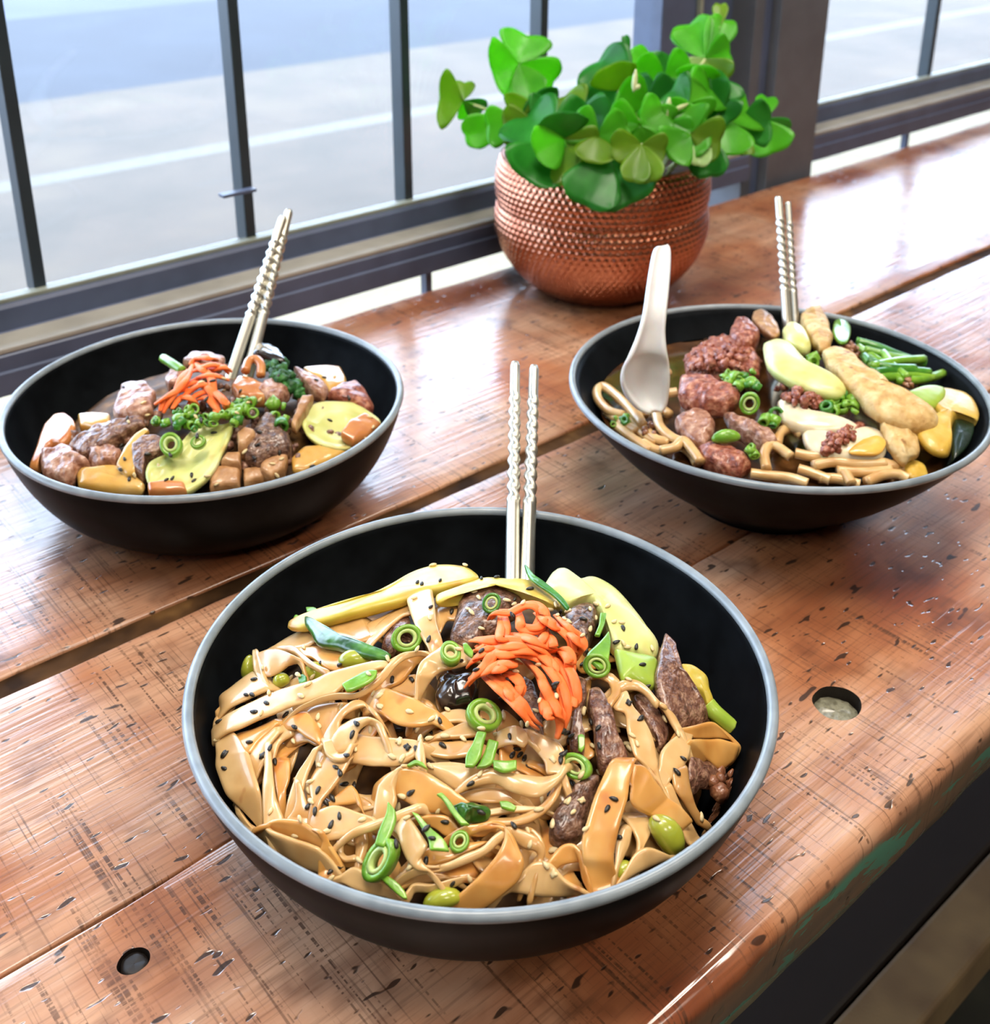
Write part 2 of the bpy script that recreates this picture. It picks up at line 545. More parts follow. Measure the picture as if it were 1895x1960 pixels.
# countersunk bolt hole in the front plank and a filled nail hole
DARKW = plain('near_black_brown', '1c130d', 0.6)  # near-black brown for hole insides, also on the back bench board
PLUG = food('grey_wood_plug', [(0.3, '5d5a48'), (0.55, '8d8a74'), (0.7, '6a6552')], 300, 0.4, bump=0.4, coat=0.5)
def hole(px, py, r, plug):
    c = at(px, py, 0)
    n_ = 40
    V, F = [], []
    for k, (rr, z) in enumerate(((r * 1.02, 0.0011), (r * 0.94, 0.0012), (r * 0.82, 0.0002), (r * 0.78, 0.0003))):
        for i in range(n_):
            a = 2 * math.pi * i / n_
            w = 1 + 0.05 * noise.noise(Vector((math.cos(a) * 2, math.sin(a) * 2, px)))
            V.append((c.x + rr * w * math.cos(a), c.y + rr * w * math.sin(a), z))
    for k in range(3):
        for i in range(n_):
            F.append([k * n_ + i, k * n_ + (i + 1) % n_, (k + 1) * n_ + (i + 1) % n_, (k + 1) * n_ + i])
    return c
# holes are cut into the plank itself
def cut(px, py, rx, ry, depth):
    c = at(px, py, 0)
    n_ = 36
    V = []
    for z, s in ((0.01, 1.0), (-depth, 0.9)):
        for i in range(n_):
            a = 2 * math.pi * i / n_
            w = 1 + 0.06 * noise.noise(Vector((math.cos(a) * 1.5, math.sin(a) * 1.5, px)))
            V.append((c.x + rx * w * s * math.cos(a), c.y + ry * w * s * math.sin(a), z))
    F = [[i, (i + 1) % n_, n_ + (i + 1) % n_, n_ + i] for i in range(n_)] + [list(range(n_))[::-1], [n_ + i for i in range(n_)]]
    o = mk('cutter', V, [f[::-1] for f in F], DARKW, smooth=False)
    return o, c
cutters = []
c1, hc1 = cut(1602, 1345, 0.0118, 0.0108, 0.009)
c2, hc2 = cut(256, 1838, 0.0060, 0.0050, 0.010)
for c in (c1, c2):
    bpy.context.view_layer.update()
    md = pc.modifiers.new('hole', 'BOOLEAN')
    md.object = c
    md.operation = 'DIFFERENCE'
    md.solver = 'EXACT'
dg = bpy.context.evaluated_depsgraph_get()
me = bpy.data.meshes.new_from_object(pc.evaluated_get(dg))
pc.modifiers.clear()
pc.data = me
me.polygons.foreach_set('use_smooth', [True] * len(me.polygons))
for pl in me.polygons:
    cc = pl.center + Vector(tb['_o'])
    if min((cc - hc1).xy.length, (cc - hc2).xy.length) < 0.024:
        pl.use_smooth = False
for c in (c1, c2):
    bpy.data.objects.remove(c)
me.materials.append(DARKW)
for pl in me.polygons:
    cc = pl.center + Vector(tb['_o'])
    if min((cc - hc1).xy.length - 0.0125, (cc - hc2).xy.length - 0.0066) < 0 and cc.z < -0.0012:
        pl.material_index = 1
V, F = lathe([(0.0001, -0.0014), (0.003, -0.0014), (0.0045, -0.0018), (0.005, -0.006)], 20, (hc2.x, hc2.y, 0))
mk('hole_plug', [v + Vector((0, 0, 0.0008 * noise.noise(v * 400))) for v in V], F, DARKW, tb)
V, F = lathe([(0.0001, -0.0046), (0.006, -0.0045), (0.0095, -0.0052), (0.0103, -0.0085)], 28, (hc1.x, hc1.y, 0))
mk('hole_plug', [v + Vector((0, 0, 0.0012 * noise.noise(v * 300))) for v in V], F, PLUG, tb)

# ---------------------------------------------------------------- bench tucked under the front edge
b0, b1 = at(1590, 1960, -0.30), at(1895, 1741, -0.30)
bn = thing('wooden_bench', 'dim worn wooden bench seat below the front edge of the table', 'bench', (0.3, -0.08, GZ + 0.05))
mk('seat_or_shade_board', *box(-0.9, 2.2, b1.y - 0.012, b0.y, -0.335, -0.30, 0.003), BENCHM, bn, smooth=False)
mk('seat_or_shade_board', *box(-0.9, 2.2, b0.y + 0.002, b0.y + 0.16, -0.335, -0.301, 0.003), DARKW, bn, smooth=False)  # black board added in place of the deep shade under the table
for x in (-0.7, 2.0):
    mk('leg', *box(x - 0.025, x + 0.025, b1.y - 0.008, b0.y - 0.004, GZ + 0.05, -0.334, 0.002), STEEL2, bn, smooth=False)
# ---------------------------------------------------------------- bowls
g = N('black_stoneware')
v = g.coord()
g.l(g.ramp(g.noise(v, 60, 2), [(0.3, lin('0b0d0f')), (0.7, lin('14171a'))]), g.b.inputs['Base Color'])
g.set(Roughness=0.38)
g.b.inputs['Specular IOR Level'].default_value = 0.03
BLACK = g.m
g = N('worn_rim_with_sheen')  # pale grey mixes edge wear with sky reflection painted into the colour
v = g.coord()
g.l(g.ramp(g.noise(v, 80, 2), [(0.3, lin('78838a')), (0.7, lin('949ea4'))]), g.b.inputs['Base Color'])
g.set(Roughness=0.28)
RIM = g.m
def bowl(label, c, outer, thick, lip):
    """outer: profile from foot to lip (r, z)"""
    t = thing('noodle_bowl', label, 'bowl', (c[0], c[1], 0), 'black noodle bowls')
    pr = catmull(outer, 40)
    R, Zr = outer[-1]
    inn = [(max(r - thick * (1.0 if z > 0.012 else 1.2), 0.001), max(z, 0.0055)) for r, z in pr]
    inn = [(r, z + 0.0) for r, z in inn if r > 0.02]
    foot = [(0.0005, 0.003), (outer[0][0] - 0.006, 0.003), (outer[0][0] - 0.004, 0.0), (outer[0][0] - 0.001, 0.0)]
    prof = foot + pr[:-2] + [(R - 0.0002, Zr - 0.0022)]
    V, F = lathe(prof, 128, (c[0], c[1], 0))
    mk('outer_wall', V, F, BLACK, t)
    prof = [(0.0005, 0.0055)] + inn[2:-2] + [(R - thick, Zr - 0.0022)]
    V, F = lathe(prof, 128, (c[0], c[1], 0))
    mk('inner_wall', V, [f[::-1] for f in F], BLACK, t)
    lp = []
    for k in range(9):
        a = math.pi * k / 8
        lp.append((R - thick / 2 + (thick / 2 + 0.0003) * math.cos(a), Zr - 0.0022 + 0.0024 * math.sin(a)))
    V, F = lathe([(R - 0.0001, Zr - 0.0030)] + lp + [(R - thick, Zr - 0.0030)], 160, (c[0], c[1], 0))
    mk('rim', V, F, RIM, t)
    return t
COUPE = [(0.060, 0.0), (0.068, 0.002), (0.080, 0.0095), (0.0925, 0.0215), (0.1015, 0.036), (0.1075, 0.051), (0.110, 0.062)]
CONE = [(0.047, 0.0), (0.050, 0.004), (0.060, 0.012), (0.078, 0.026), (0.096, 0.044), (0.108, 0.059), (0.115, 0.0702)]
FC, LC, RC = Vector((0, 0, 0)), Vector((0.0297, 0.2729, 0)), Vector((0.2714, 0.0651, 0))
bowl('black stoneware bowl nearest the camera, filled with wide noodles', FC, COUPE, 0.0036, 0)
bowl('black stoneware bowl beside the window, holding meat and greens', LC, COUPE, 0.0036, 0)
bowl('wide conical black bowl of ramen with the white spoon', RC, CONE, 0.0032, 0)

# ---------------------------------------------------------------- chopsticks and spoon
g = N('brushed_steel_chopstick')
g.set(Roughness=0.4, Metallic=1.0)
g.b.inputs['Base Color'].default_value = lin('d6d4c8')
CHOP = g.m
def chopstick(label, group, b, mid, topy, r0, r1, sq=0.0, flip=0):
    """b, mid: (px, py, z) - point in the food and where it crosses the rim; topy: image height of the upper end"""
    P0, P1 = at(*b), at(*mid)
    d = (P1 - P0).normalized()
    t = 0.0
    while proj(P0 + d * t)[1] > topy and t < 0.3:
        t += 0.0005
    L = t + 0.02
    P0 = P0 - d * 0.02
    s = d.cross(Vector((0.3, 0.8, 0.1))).normalized()
    u = s.cross(d)
    V, F = [], []
    n_, seg = 160, 16
    for i in range(n_ + 1):
        f = i / n_
        r = r0 + (r1 - r0) * f
        tw = 0.42 < f < 0.86
        ph = (f - 0.42) * 62 if tw else 0.0
        if f > 0.99:
            r *= 0.8
        for k in range(seg):
            a = 2 * math.pi * k / seg
            if tw:
                rr = r * (1 + 0.20 * math.cos(2 * (a - ph)))
            elif f <= 0.42:
                ca, sa = abs(math.cos(a)), abs(math.sin(a))
                rr = r * 0.92 / ((ca ** 5 + sa ** 5) ** 0.2)
            else:
                rr = r
            V.append(P0 + d * (L * f) + s * (rr * math.cos(a)) + u * (rr * math.sin(a)))
    for i in range(n_):
        for k in range(seg):
            k2 = (k + 1) % seg
            F.append([i * seg + k, i * seg + k2, (i + 1) * seg + k2, (i + 1) * seg + k])
    F += [list(range(seg))[::-1], [n_ * seg + k for k in range(seg)]]
    o = mk('chopstick', V, F, CHOP)
    return tag(o, label, 'chopstick', group)
chopstick('left metal chopstick standing in the front bowl', 'chopsticks in the front bowl', (981, 1105, 0.050), (982.5, 985, 0.0655), 695, 0.0030, 0.0024)
chopstick('right metal chopstick standing in the front bowl', 'chopsticks in the front bowl', (1009, 1105, 0.050), (1013, 985, 0.0655), 702, 0.0030, 0.0024)
chopstick('left metal chopstick leaning in the bowl by the window', 'chopsticks in the left bowl', (452, 690, 0.066), (475, 620, 0.083), 415, 0.0034, 0.0026)
chopstick('right metal chopstick leaning in the bowl by the window', 'chopsticks in the left bowl', (481, 692, 0.066), (499, 620, 0.083), 403, 0.0034, 0.0026)
chopstick('left metal chopstick standing in the ramen bowl', 'chopsticks in the ramen bowl', (1507, 625, 0.070), (1502.5, 560, 0.088), 377, 0.0026, 0.0024)
chopstick('right metal chopstick standing in the ramen bowl', 'chopsticks in the ramen bowl', (1523, 625, 0.070), (1519, 560, 0.088), 388, 0.0022, 0.0020)
# ---------------------------------------------------------------- copper planter
PC = Vector((0.433, 0.357, 0))
g = N('hammered_copper')
v = g.coord()
g.l(g.ramp(g.noise(v, 25, 3), [(0.35, lin('a8664c')), (0.65, lin('c88a6e'))]), g.b.inputs['Base Color'])
g.set(Roughness=0.24, Metallic=1.0)
COPPER = g.m
g = N('copper_inside')
g.set(Roughness=0.4, Metallic=1.0)
g.b.inputs['Base Color'].default_value = lin('a06048')
COPIN = g.m
SOIL = food('potting_soil', [(0.3, '1d140d'), (0.6, '3a2a1c'), (0.8, '52402c')], 200, 0.9, bump=0.8, bscale=300)
PZ = 0.115 / 0.126
pot = thing('copper_planter', 'round hammered copper planter at the back of the table', 'planter', PC)
PP = catmull([(0.046, 0.0), (0.053, 0.003), (0.067, 0.017), (0.0795, 0.036), (0.0862, 0.056), (0.0872, 0.070), (0.0858, 0.080), (0.0850, 0.085), (0.0862, 0.091), (0.0868, 0.104), (0.0845, 0.118), (0.0815, 0.126)], 150)
PP = [(r, z * PZ) for r, z in PP]
seg, ncol, pitch = 600, 92, 0.0057
V, F = [], []
arc = 0.0
for i, (r, z) in enumerate(PP):
    if i:
        arc += math.hypot(r - PP[i - 1][0], z - PP[i - 1][1])
    row = arc / (pitch * 0.866)
    j0 = round(row)
    env = min(1.0, max(0.0, (arc - 0.012) / 0.01)) * min(1.0, max(0.0, (0.139 - arc) / 0.004))
    for k in range(seg):
        a = 2 * math.pi * k / seg
        cu = a / (2 * math.pi) * ncol
        best = 9
        for j in (j0 - 1, j0, j0 + 1):
            cc = cu - (0.5 if j % 2 else 0)
            du = (cc - round(cc)) * (2 * math.pi * r / ncol)
            dv = (row - j) * pitch * 0.866
            best = min(best, math.hypot(du, dv))
        q = min(best / (pitch * 0.46), 1.0)
        rr = r + env * 0.0013 * math.sqrt(max(0, 1 - q * q))
        V.append((PC.x + rr * math.cos(a), PC.y + rr * math.sin(a), z))
for i in range(len(PP) - 1):
    for k in range(seg):
        k2 = (k + 1) % seg
        F.append([i * seg + k, i * seg + k2, (i + 1) * seg + k2, (i + 1) * seg + k])
F.append(list(range(seg))[::-1])
mk('hammered_body', V, F, COPPER, pot)
mk('inner_liner', *lathe([(0.0818, 0.1147), (0.0808, 0.1162), (0.0797, 0.1147), (0.0835, 0.098), (0.080, 0.06), (0.03, 0.05)], 96, PC), COPIN, pot)
V, F = lathe([(0.0005, 0.103), (0.03, 0.102), (0.06, 0.100), (0.083, 0.097)], 64, PC)
so_ = mk('soil', [v + Vector((0, 0, 0.003 * noise.noise(v * 120))) for v in V], F, SOIL, pot)
so_['kind'] = 'stuff'

# ---------------------------------------------------------------- plant
def leafmat(name, a, b, tl, tw):
    g = N(name)
    v = g.coord()
    c = g.ramp(g.noise(v, 45, 3), [(0.35, lin(a)), (0.65, lin(b))])
    d = g.n('ShaderNodeBsdfDiffuse')
    t_ = g.n('ShaderNodeBsdfTranslucent')
    t_.inputs['Color'].default_value = lin(tl)
    gl_ = g.n('ShaderNodeBsdfGlossy')
    gl_.inputs['Roughness'].default_value = 0.35
    g.l(c, d.inputs['Color'])
    m1 = g.n('ShaderNodeMixShader')
    m1.inputs[0].default_value = tw
    g.l(d.outputs[0], m1.inputs[1])
    g.l(t_.outputs[0], m1.inputs[2])
    m2 = g.n('ShaderNodeMixShader')
    m2.inputs[0].default_value = 0.03
    g.l(m1.outputs[0], m2.inputs[1])
    g.l(gl_.outputs[0], m2.inputs[2])
    g.l(m2.outputs[0], g.out.inputs['Surface'])
    return g.m
LEAF = {'b': leafmat('leaf_bright', '4fae22', '6ac832', '8ae62a', 0.55), 'd': leafmat('leaf_deep', '247a26', '389634', '5cb830', 0.35),
        'o': leafmat('leaf_olive', '6a9a1e', '86ad2c', '9ccc2a', 0.55), 'p': leafmat('leaf_pale', '9cc07a', 'b5d48c', 'bfe080', 0.4)}
STEM = food('pale_stem', [(0.3, 'a8b878'), (0.7, 'cfd6a2')], 80, 0.5, sss=0.2, bump=0)
plant = thing('clover_plant', 'bright green clover-leaved plant growing from the copper planter', 'plant', (PC.x, PC.y, 0.098))
D0 = (PC + Vector((0, 0, 0.11)) - CAM).dot(FW)
ZO = 760 / 1895.0
# base u,v, outer-edge middle u,v, width, tone, depth offset of base and tip (cm) in the plant close-up
LEAVES = [
 [(216, 482), [((92, 470), 225, 'o', 1, 1), ((222, 380), 85, 'o', 1, 2), ((318, 545), 95, 'd', 1, 3), ((250, 560), 90, 'b', 1, 2)], 1.5],
 [(430, 575), [((215, 650), 135, 'b', 0, -1), ((330, 620), 110, 'p', 1, 1)], 0],
 [(482, 305), [((525, 150), 205, 'b', 2, 3), ((350, 345), 245, 'b', 2, 1), ((665, 400), 170, 'b', 2, 3), ((545, 470), 150, 'b', 2, 0)], 2.5],
 [(622, 690), [((500, 520), 260, 'd', -8, -5), ((850, 585), 270, 'd', -8, -7), ((505, 850), 250, 'd', -8, -10), ((715, 870), 190, 'o', -8, -10)], -8],
 [(905, 525), [((740, 470), 140, 'd', 1, 2), ((960, 590), 120, 'd', 0, 0)], 1],
 [(1012, 462), [((840, 270), 240, 'd', 0, 2), ((1120, 215), 140, 'b', 0, 2), ((1250, 340), 215, 'd', 0, 1), ((1140, 565), 210, 'd', 0, -1), ((1000, 610), 62, 'o', 0, -1)], 0],
 [(1068, 690), [((920, 700), 130, 'o', -10, -11), ((1028, 865), 120, 'o', -10, -12), ((1112, 865), 125, 'o', -10, -12), ((1190, 715), 120, 'o', -10, -10)], -10],
 [(905, 735), [((790, 985), 235, 'd', -9.5, -11), ((1020, 980), 275, 'd', -9.5, -11)], -9.5],
 [(1292, 492), [((1265, 745), 200, 'b', -7, -9.5), ((1420, 400), 200, 'b', -7, -5), ((1200, 420), 180, 'd', -7, -6), ((1395, 560), 140, 'b', -7, -7)], -7],
 [(1372, 282), [((1285, 90), 170, 'b', 1, 3), ((1478, 70), 125, 'b', 1, 2), ((1500, 250), 160, 'b', 1, 1), ((1475, 385), 130, 'o', 1, 0), ((1292, 335), 80, 'p', 1, 1)], 1],
 [(1484, 578), [((1480, 738), 195, 'b', -5, -7), ((1600, 500), 200, 'b', -5, -3), ((1400, 490), 150, 'b', -5, -4), ((1555, 690), 60, 'p', -5, -5)], -5],
 [(1642, 572), [((1675, 445), 85, 'b', 0, 2), ((1775, 635), 90, 'd', 0, 1), ((1700, 735), 185, 'b', 0, -1)], 0],
 [(1372, 640), [((1338, 785), 90, 'p', -8, -10), ((1395, 850), 150, 'd', -7, -8), ((1450, 760), 110, 'd', -6, -5)], -8],
 [(1010, 250), [((985, 165), 34, 'd', 1, 1)], 1],
 [(1440, 130), [((1445, 5), 60, 'o', 2, 3)], 2],
]
RL = random.Random(21)
for bu, bv, d_ in ((560, 600, -5), (760, 560, -6), (700, 660, -9), (1150, 620, -8), (1230, 600, -7), (1100, 500, -4), (1330, 430, -4), (1410, 480, -5), (1300, 640, -9), (860, 650, -9), (960, 430, -2), (480, 590, -4), (1180, 380, -2), (640, 560, -3), (1530, 600, -3), (1060, 600, -9)):
    a0 = RL.uniform(0, 6.28)
    LEAVES.append([(bu, bv), [((bu + 165 * math.cos(a0 + k * 2.1), bv + 125 * math.sin(a0 + k * 2.1)), RL.uniform(150, 200), RL.choice('bdbo' if k else 'bd'), d_, d_ + RL.uniform(-2, 1)) for k in range(3)], d_])
def leaflet(b, e, w, tone, db, de):
    B = atd(800 + b[0] * ZO, b[1] * ZO, D0 + db * 0.01)
    E = atd(800 + e[0] * ZO, e[1] * ZO, D0 + de * 0.01)
    ax = E - B
    L = ax.length
    ax.normalize()
    vw = (B - CAM).normalized()
    s = ax.cross(vw).normalized()
    nrm = s.cross(ax).normalized()
    wm = 1.3 * w * ZO / FPX * (D0 + de * 0.01)
    V, F = [], []
    nu, nv = 9, 11
    for i in range(nu):
        u = i / (nu - 1)
        for j in range(nv):
            t = j / (nv - 1) * 2 - 1
            wid = wm * 0.5 * (math.sin(min(1.0, u * 1.12) * math.pi / 2) ** 0.85) * (1.0 if u < 0.85 else 1 - (u - 0.85) * 0.9)
            ln = L * u * (1 + 0.02 * 0) * (1 - 0.16 * t ** 4 * u) - L * 0.07 * u ** 4 * (1 - abs(t)) ** 2
            dz = (abs(t) ** 1.3) * wm * 0.16 * u - 0.10 * L * u * u + 0.02 * wm * noise.noise(Vector((t * 2, u * 3, w)))
            V.append(B + ax * ln + s * (t * wid) + nrm * (dz * -1.0))
    for i in range(nu - 1):
        for j in range(nv - 1):
            F.append([i * nv + j, i * nv + j + 1, (i + 1) * nv + j + 1, (i + 1) * nv + j])
    mk('leaflet', V, F, LEAF[tone], plant, solid=0.0005)
for b, ls, db in LEAVES:
    for e, w, tone, d1, d2 in ls:
        leaflet(b, e, w, tone, d1, d2)
    B = atd(800 + b[0] * ZO, b[1] * ZO, D0 + db * 0.01)
    a = math.atan2(B.y - PC.y, B.x - PC.x)
    rr = min(0.05, (B - PC).xy.length * 0.5)
    S = Vector((PC.x + rr * math.cos(a), PC.y + rr * math.sin(a), 0.097))
    mid = S.lerp(B, 0.55) + Vector((0, 0, 0.012))
    mk('stem', *tube([S, mid, B], 0.0011, 6, n=10), STEM, plant)
# a few closed flower buds on thin stalks
for (u1, v1), (u2, v2) in (((1030, 440), (1040, 330)), ((1060, 405), (1030, 430)), ((1200, 465), (1190, 560)), ((1290, 495), (1180, 550))):
    A, B = atd(800 + u1 * ZO, v1 * ZO, D0 - 0.085), atd(800 + u2 * ZO, v2 * ZO, D0 - 0.085)
    mk('bud', *tube([A, A.lerp(B, 0.3), A.lerp(B, 0.7), B], [0.0006, 0.0022, 0.0018, 0.0004], 8, n=9), STEM, plant)

# ---------------------------------------------------------------- white soup spoon in the ramen bowl
g = N('white_melamine')
v = g.coord()
g.l(g.ramp(g.noise(v, 40, 3), [(0.3, lin('e2e4e6')), (0.7, lin('f0f1f2'))]), g.b.inputs['Base Color'])
g.set(Roughness=0.3)
g.b.inputs['Subsurface Weight'].default_value = 0.15
g.b.inputs['Subsurface Scale'].default_value = 0.004
SPOONM = g.m
def spoon():
    # centre line (px, py, z), half width px, trough depth m : from the handle end down into the bowl
    st = [(1269, 470, 0.150, 9, 0.0005), (1268, 478, 0.1485, 15, 0.0012), (1265, 505, 0.143, 18, 0.0018), (1260, 550, 0.134, 20, 0.0022), (1254, 600, 0.1235, 21, 0.0026),
          (1247, 640, 0.114, 25, 0.004), (1240, 680, 0.1045, 35, 0.0065), (1236, 705, 0.097, 43, 0.009), (1236, 730, 0.090, 44, 0.011), (1240, 755, 0.0825, 38, 0.0115), (1248, 778, 0.0755, 26, 0.009), (1255, 790, 0.072, 10, 0.004)]
    S = catmull(st, 48)
    V, F = [], []
    nv = 13
    dirs = []
    for i, (px, py, z, hw, dp) in enumerate(S):
        L_, R_ = at(px - hw, py + hw * 0.12, z), at(px + hw, py - hw * 0.12, z)
        c = (L_ + R_) / 2
        side = (R_ - L_) / 2
        p2 = at(S[min(i + 1, 47)][0], S[min(i + 1, 47)][1], S[min(i + 1, 47)][2])
        p1 = at(S[max(i - 1, 0)][0], S[max(i - 1, 0)][1], S[max(i - 1, 0)][2])
        ax = (p2 - p1).normalized()
        nrm = side.cross(ax).normalized()
        if nrm.dot(CAM - c) > 0:
            nrm.negate()
        for j in range(nv):
            t = j / (nv - 1) * 2 - 1
            V.append(c + side * t + nrm * (dp * (1 - abs(t) ** 2.4)))
    for i in range(len(S) - 1):
        for j in range(nv - 1):
            F.append([i * nv + j, i * nv + j + 1, (i + 1) * nv + j + 1, (i + 1) * nv + j])
    o = mk('soup_spoon', V, F, SPOONM, solid=0.0022)
    return tag(o, 'white plastic soup spoon standing in the ramen bowl', 'spoon')
spoon()
# ---------------------------------------------------------------- food: tracing helpers
# close-up tiles the shapes were measured in: x offset, y offset, scale
TILE = {'1': (400, 1160, 4.7375), '2': (400, 1440, 4.7375), '3': (700, 1070, 4.7375), '4': (700, 1300, 4.7375), '5': (700, 1500, 4.7375),
        '6': (1030, 1080, 4.7375), '7': (1050, 1340, 4.7375), '8': (1030, 1500, 4.7375), 'L': (0, 560, 2.36875), 'R': (1080, 540, 2.3252),
        'a': (0, 580, 4.7375), 'b': (400, 580, 4.7375), 'c': (1080, 560, 4.622), 'd': (1485, 560, 4.622)}
def px(spec):
    """'1:15,20 40,60 2:5,5' -> list of picture points"""
    out, cur = [], None
    for w in spec.split():
        if ':' in w:
            k, w = w.split(':')
            cur = TILE[k]
        u, v = w.split(',')
        out.append((cur[0] + float(u) / cur[2], cur[1] + float(v) / cur[2]))
    return out

class Heap:
    """height field of the food in one bowl"""
    def __init__(s, c, zc, ze, rm, dips=()):
        s.c, s.zc, s.ze, s.rm, s.dips = Vector((c[0], c[1], 0)), zc, ze, rm, dips
        s.V, s.F = [], []
    def h(s, x, y):
        r = math.hypot(x - s.c.x, y - s.c.y) / s.rm
        z = s.ze + (s.zc - s.ze) * max(0.0, 1 - r * r)
        for dx, dy, dr, dd in s.dips:
            q = math.hypot(x - dx, y - dy) / dr
            z -= dd * math.exp(-q * q * 1.5)
        return z
    def hit(s, p, off):
        z = s.zc
        for _ in range(14):
            q = at(p[0], p[1], z)
            z = 0.5 * z + 0.5 * (s.h(q.x, q.y) + off)
        return at(p[0], p[1], z)
    def keep(s, V, F):
        n_ = len(s.V)
        s.V += [Vector(v) for v in V]
        s.F += [[i + n_ for i in f] for f in F]
    def clamp(s, p, R, marg=0.0):
        d = Vector((p.x - s.c.x, p.y - s.c.y, 0))
        if d.length > R:
            d = d.normalized() * R
            return Vector((s.c.x + d.x, s.c.y + d.y, p.z))
        return p

def inside(hp, p):
    """keep a point inside the bowl wall"""
    prof = hp.wall
    z = p.z
    R = prof[0][0]
    for (r0, z0), (r1, z1) in zip(prof, prof[1:]):
        if z >= z0:
            f = min(1.0, (z - z0) / (z1 - z0))
            R = r0 + (r1 - r0) * f
    if z > prof[-1][1]:
        R = prof[-1][0] + (z - prof[-1][1])
    return hp.clamp(p, R - 0.0055)

def ribbon(hp, A, B, zA, zB, mat, label, group, name='wide_noodle', cat='noodle', th=0.0016, n=34, cup=0.0, cross=5, wob=0.0004, keep=True, ext=0.0, drop=0.009):
    """a flat strand between two measured edges; zA, zB heights (mm) over the heap"""
    a, b = px(A), px(B)
    zA = zA if isinstance(zA, (list, tuple)) else [zA, zA]
    zB = zB if isinstance(zB, (list, tuple)) else [zB, zB]
    def samp(zs, t):
        k = min(int(t * (len(zs) - 1)), len(zs) - 2)
        f = t * (len(zs) - 1) - k
        return zs[k] * (1 - f) + zs[k + 1] * f
    ca, cb = catmull(a, n), catmull(b, n)
    V, F, rows = [], [], []
    for i in range(n):
        t = i / (n - 1)
        pa = hp.hit(ca[i], samp(zA, t) * 0.001)
        pb = hp.hit(cb[i], samp(zB, t) * 0.001)
        rows.append((pa, pb))
    if ext:
        def more(r0, r1):
            out = []
            for s_ in (0.25, 0.55, 0.8, 1.0):
                d0, d1 = r0[0] - r1[0], r0[1] - r1[1]
                dd = (d0 + d1)
                dd.z = 0
                dd = dd.normalized() * (ext * s_) if dd.length > 1e-6 else Vector()
                dz = Vector((0, 0, -drop * s_ ** 1.6))
                mid = (r0[0] + r0[1]) / 2
                k_ = 1 - 0.25 * s_
                out.append((mid + (r0[0] - mid) * k_ + dd + dz, mid + (r0[1] - mid) * k_ + dd + dz))
            return out
        rows = more(rows[0], rows[2])[::-1] + rows + more(rows[-1], rows[-3])
        n = len(rows)
    for pa, pb in rows:
        pa, pb = inside(hp, pa), inside(hp, pb)
        for j in range(cross):
            f = j / (cross - 1)
            q = pa.lerp(pb, f)
            q.z += cup * 0.001 * 4 * f * (1 - f) + wob * noise.noise(q * 160)
            V.append(q)
    for i in range(n - 1):
        for j in range(cross - 1):
            F.append([i * cross + j, i * cross + j + 1, (i + 1) * cross + j + 1, (i + 1) * cross + j])
    o = mk(name, V, F, mat)
    s = o.modifiers.new('thickness', 'SOLIDIFY')
    s.thickness = th
    s.offset = 0
    bv = o.modifiers.new('smooth', 'SUBSURF')
    bv.levels = bv.render_levels = 1
    if keep:
        hp.keep([v + Vector((0, 0, th / 2)) for v in V], F)
    return tag(o, label, cat, group)

def blob(hp, outline, off, thick, bulge, rough, mat, name, label, cat, group=None, p=0.6, tilt=(0, 0), nz=220, rings=7, keep=True, flatz=None, parent=None, sub=1, n=40, sharp=False, dish=0.0):
    """a lump with a measured outline: domed top, rounded flank, noisy skin; sizes in mm"""
    pts = px(outline)
    loop = catmull(pts + [pts[0]], n + 1)[:-1]
    if sharp:
        ring_ = pts + [pts[0]]
        seg_ = [math.hypot(b[0] - a[0], b[1] - a[1]) for a, b in zip(ring_, ring_[1:])]
        tot, loop = sum(seg_), []
        for k in range(n):
            t, i = tot * k / n, 0
            while t > seg_[i]:
                t -= seg_[i]
                i += 1
            f = t / seg_[i]
            loop.append((ring_[i][0] + (ring_[i + 1][0] - ring_[i][0]) * f, ring_[i][1] + (ring_[i + 1][1] - ring_[i][1]) * f))
    base = [hp.hit(q, off * 0.001) if flatz is None else at(q[0], q[1], flatz) for q in loop]
    c = sum(base, Vector()) / len(base)
    V = []
    prof = [(0.86, -thick), (0.97, -thick * 0.55)] + [(1.0 - k / rings, bulge * (1 - (1.0 - k / rings) ** 2) ** p) for k in range(rings)]
    for s_, h in prof:
        for q in base:
            w = c + (q - c) * s_
            if dish and h > 0:
                h = h - dish * (1 - s_ * s_) ** 1.5
            w.z += h * 0.001 + tilt[0] * (w.x - c.x) + tilt[1] * (w.y - c.y)
            nn = noise.noise_vector(w * nz) + 0.6 * noise.noise_vector(w * nz * 2.3)
            V.append(w + nn * (rough * 0.001))
    V.append(c + Vector((0, 0, (bulge - dish) * 0.001)))
    F = []
    R_ = len(prof)
    for i in range(R_ - 1):
        for k in range(n):
            k2 = (k + 1) % n
            F.append([i * n + k, i * n + k2, (i + 1) * n + k2, (i + 1) * n + k])
    for k in range(n):
        F.append([(R_ - 1) * n + k, (R_ - 1) * n + (k + 1) % n, len(V) - 1])
    F.append(list(range(n))[::-1])
    if flatz is None or True:
        V = [inside(hp, Vector(v)) for v in V]
    o = mk(name, V, F, mat, parent, sub=sub)
    if keep:
        hp.keep(V, F)
    if parent is None:
        tag(o, label, cat, group)
    return o

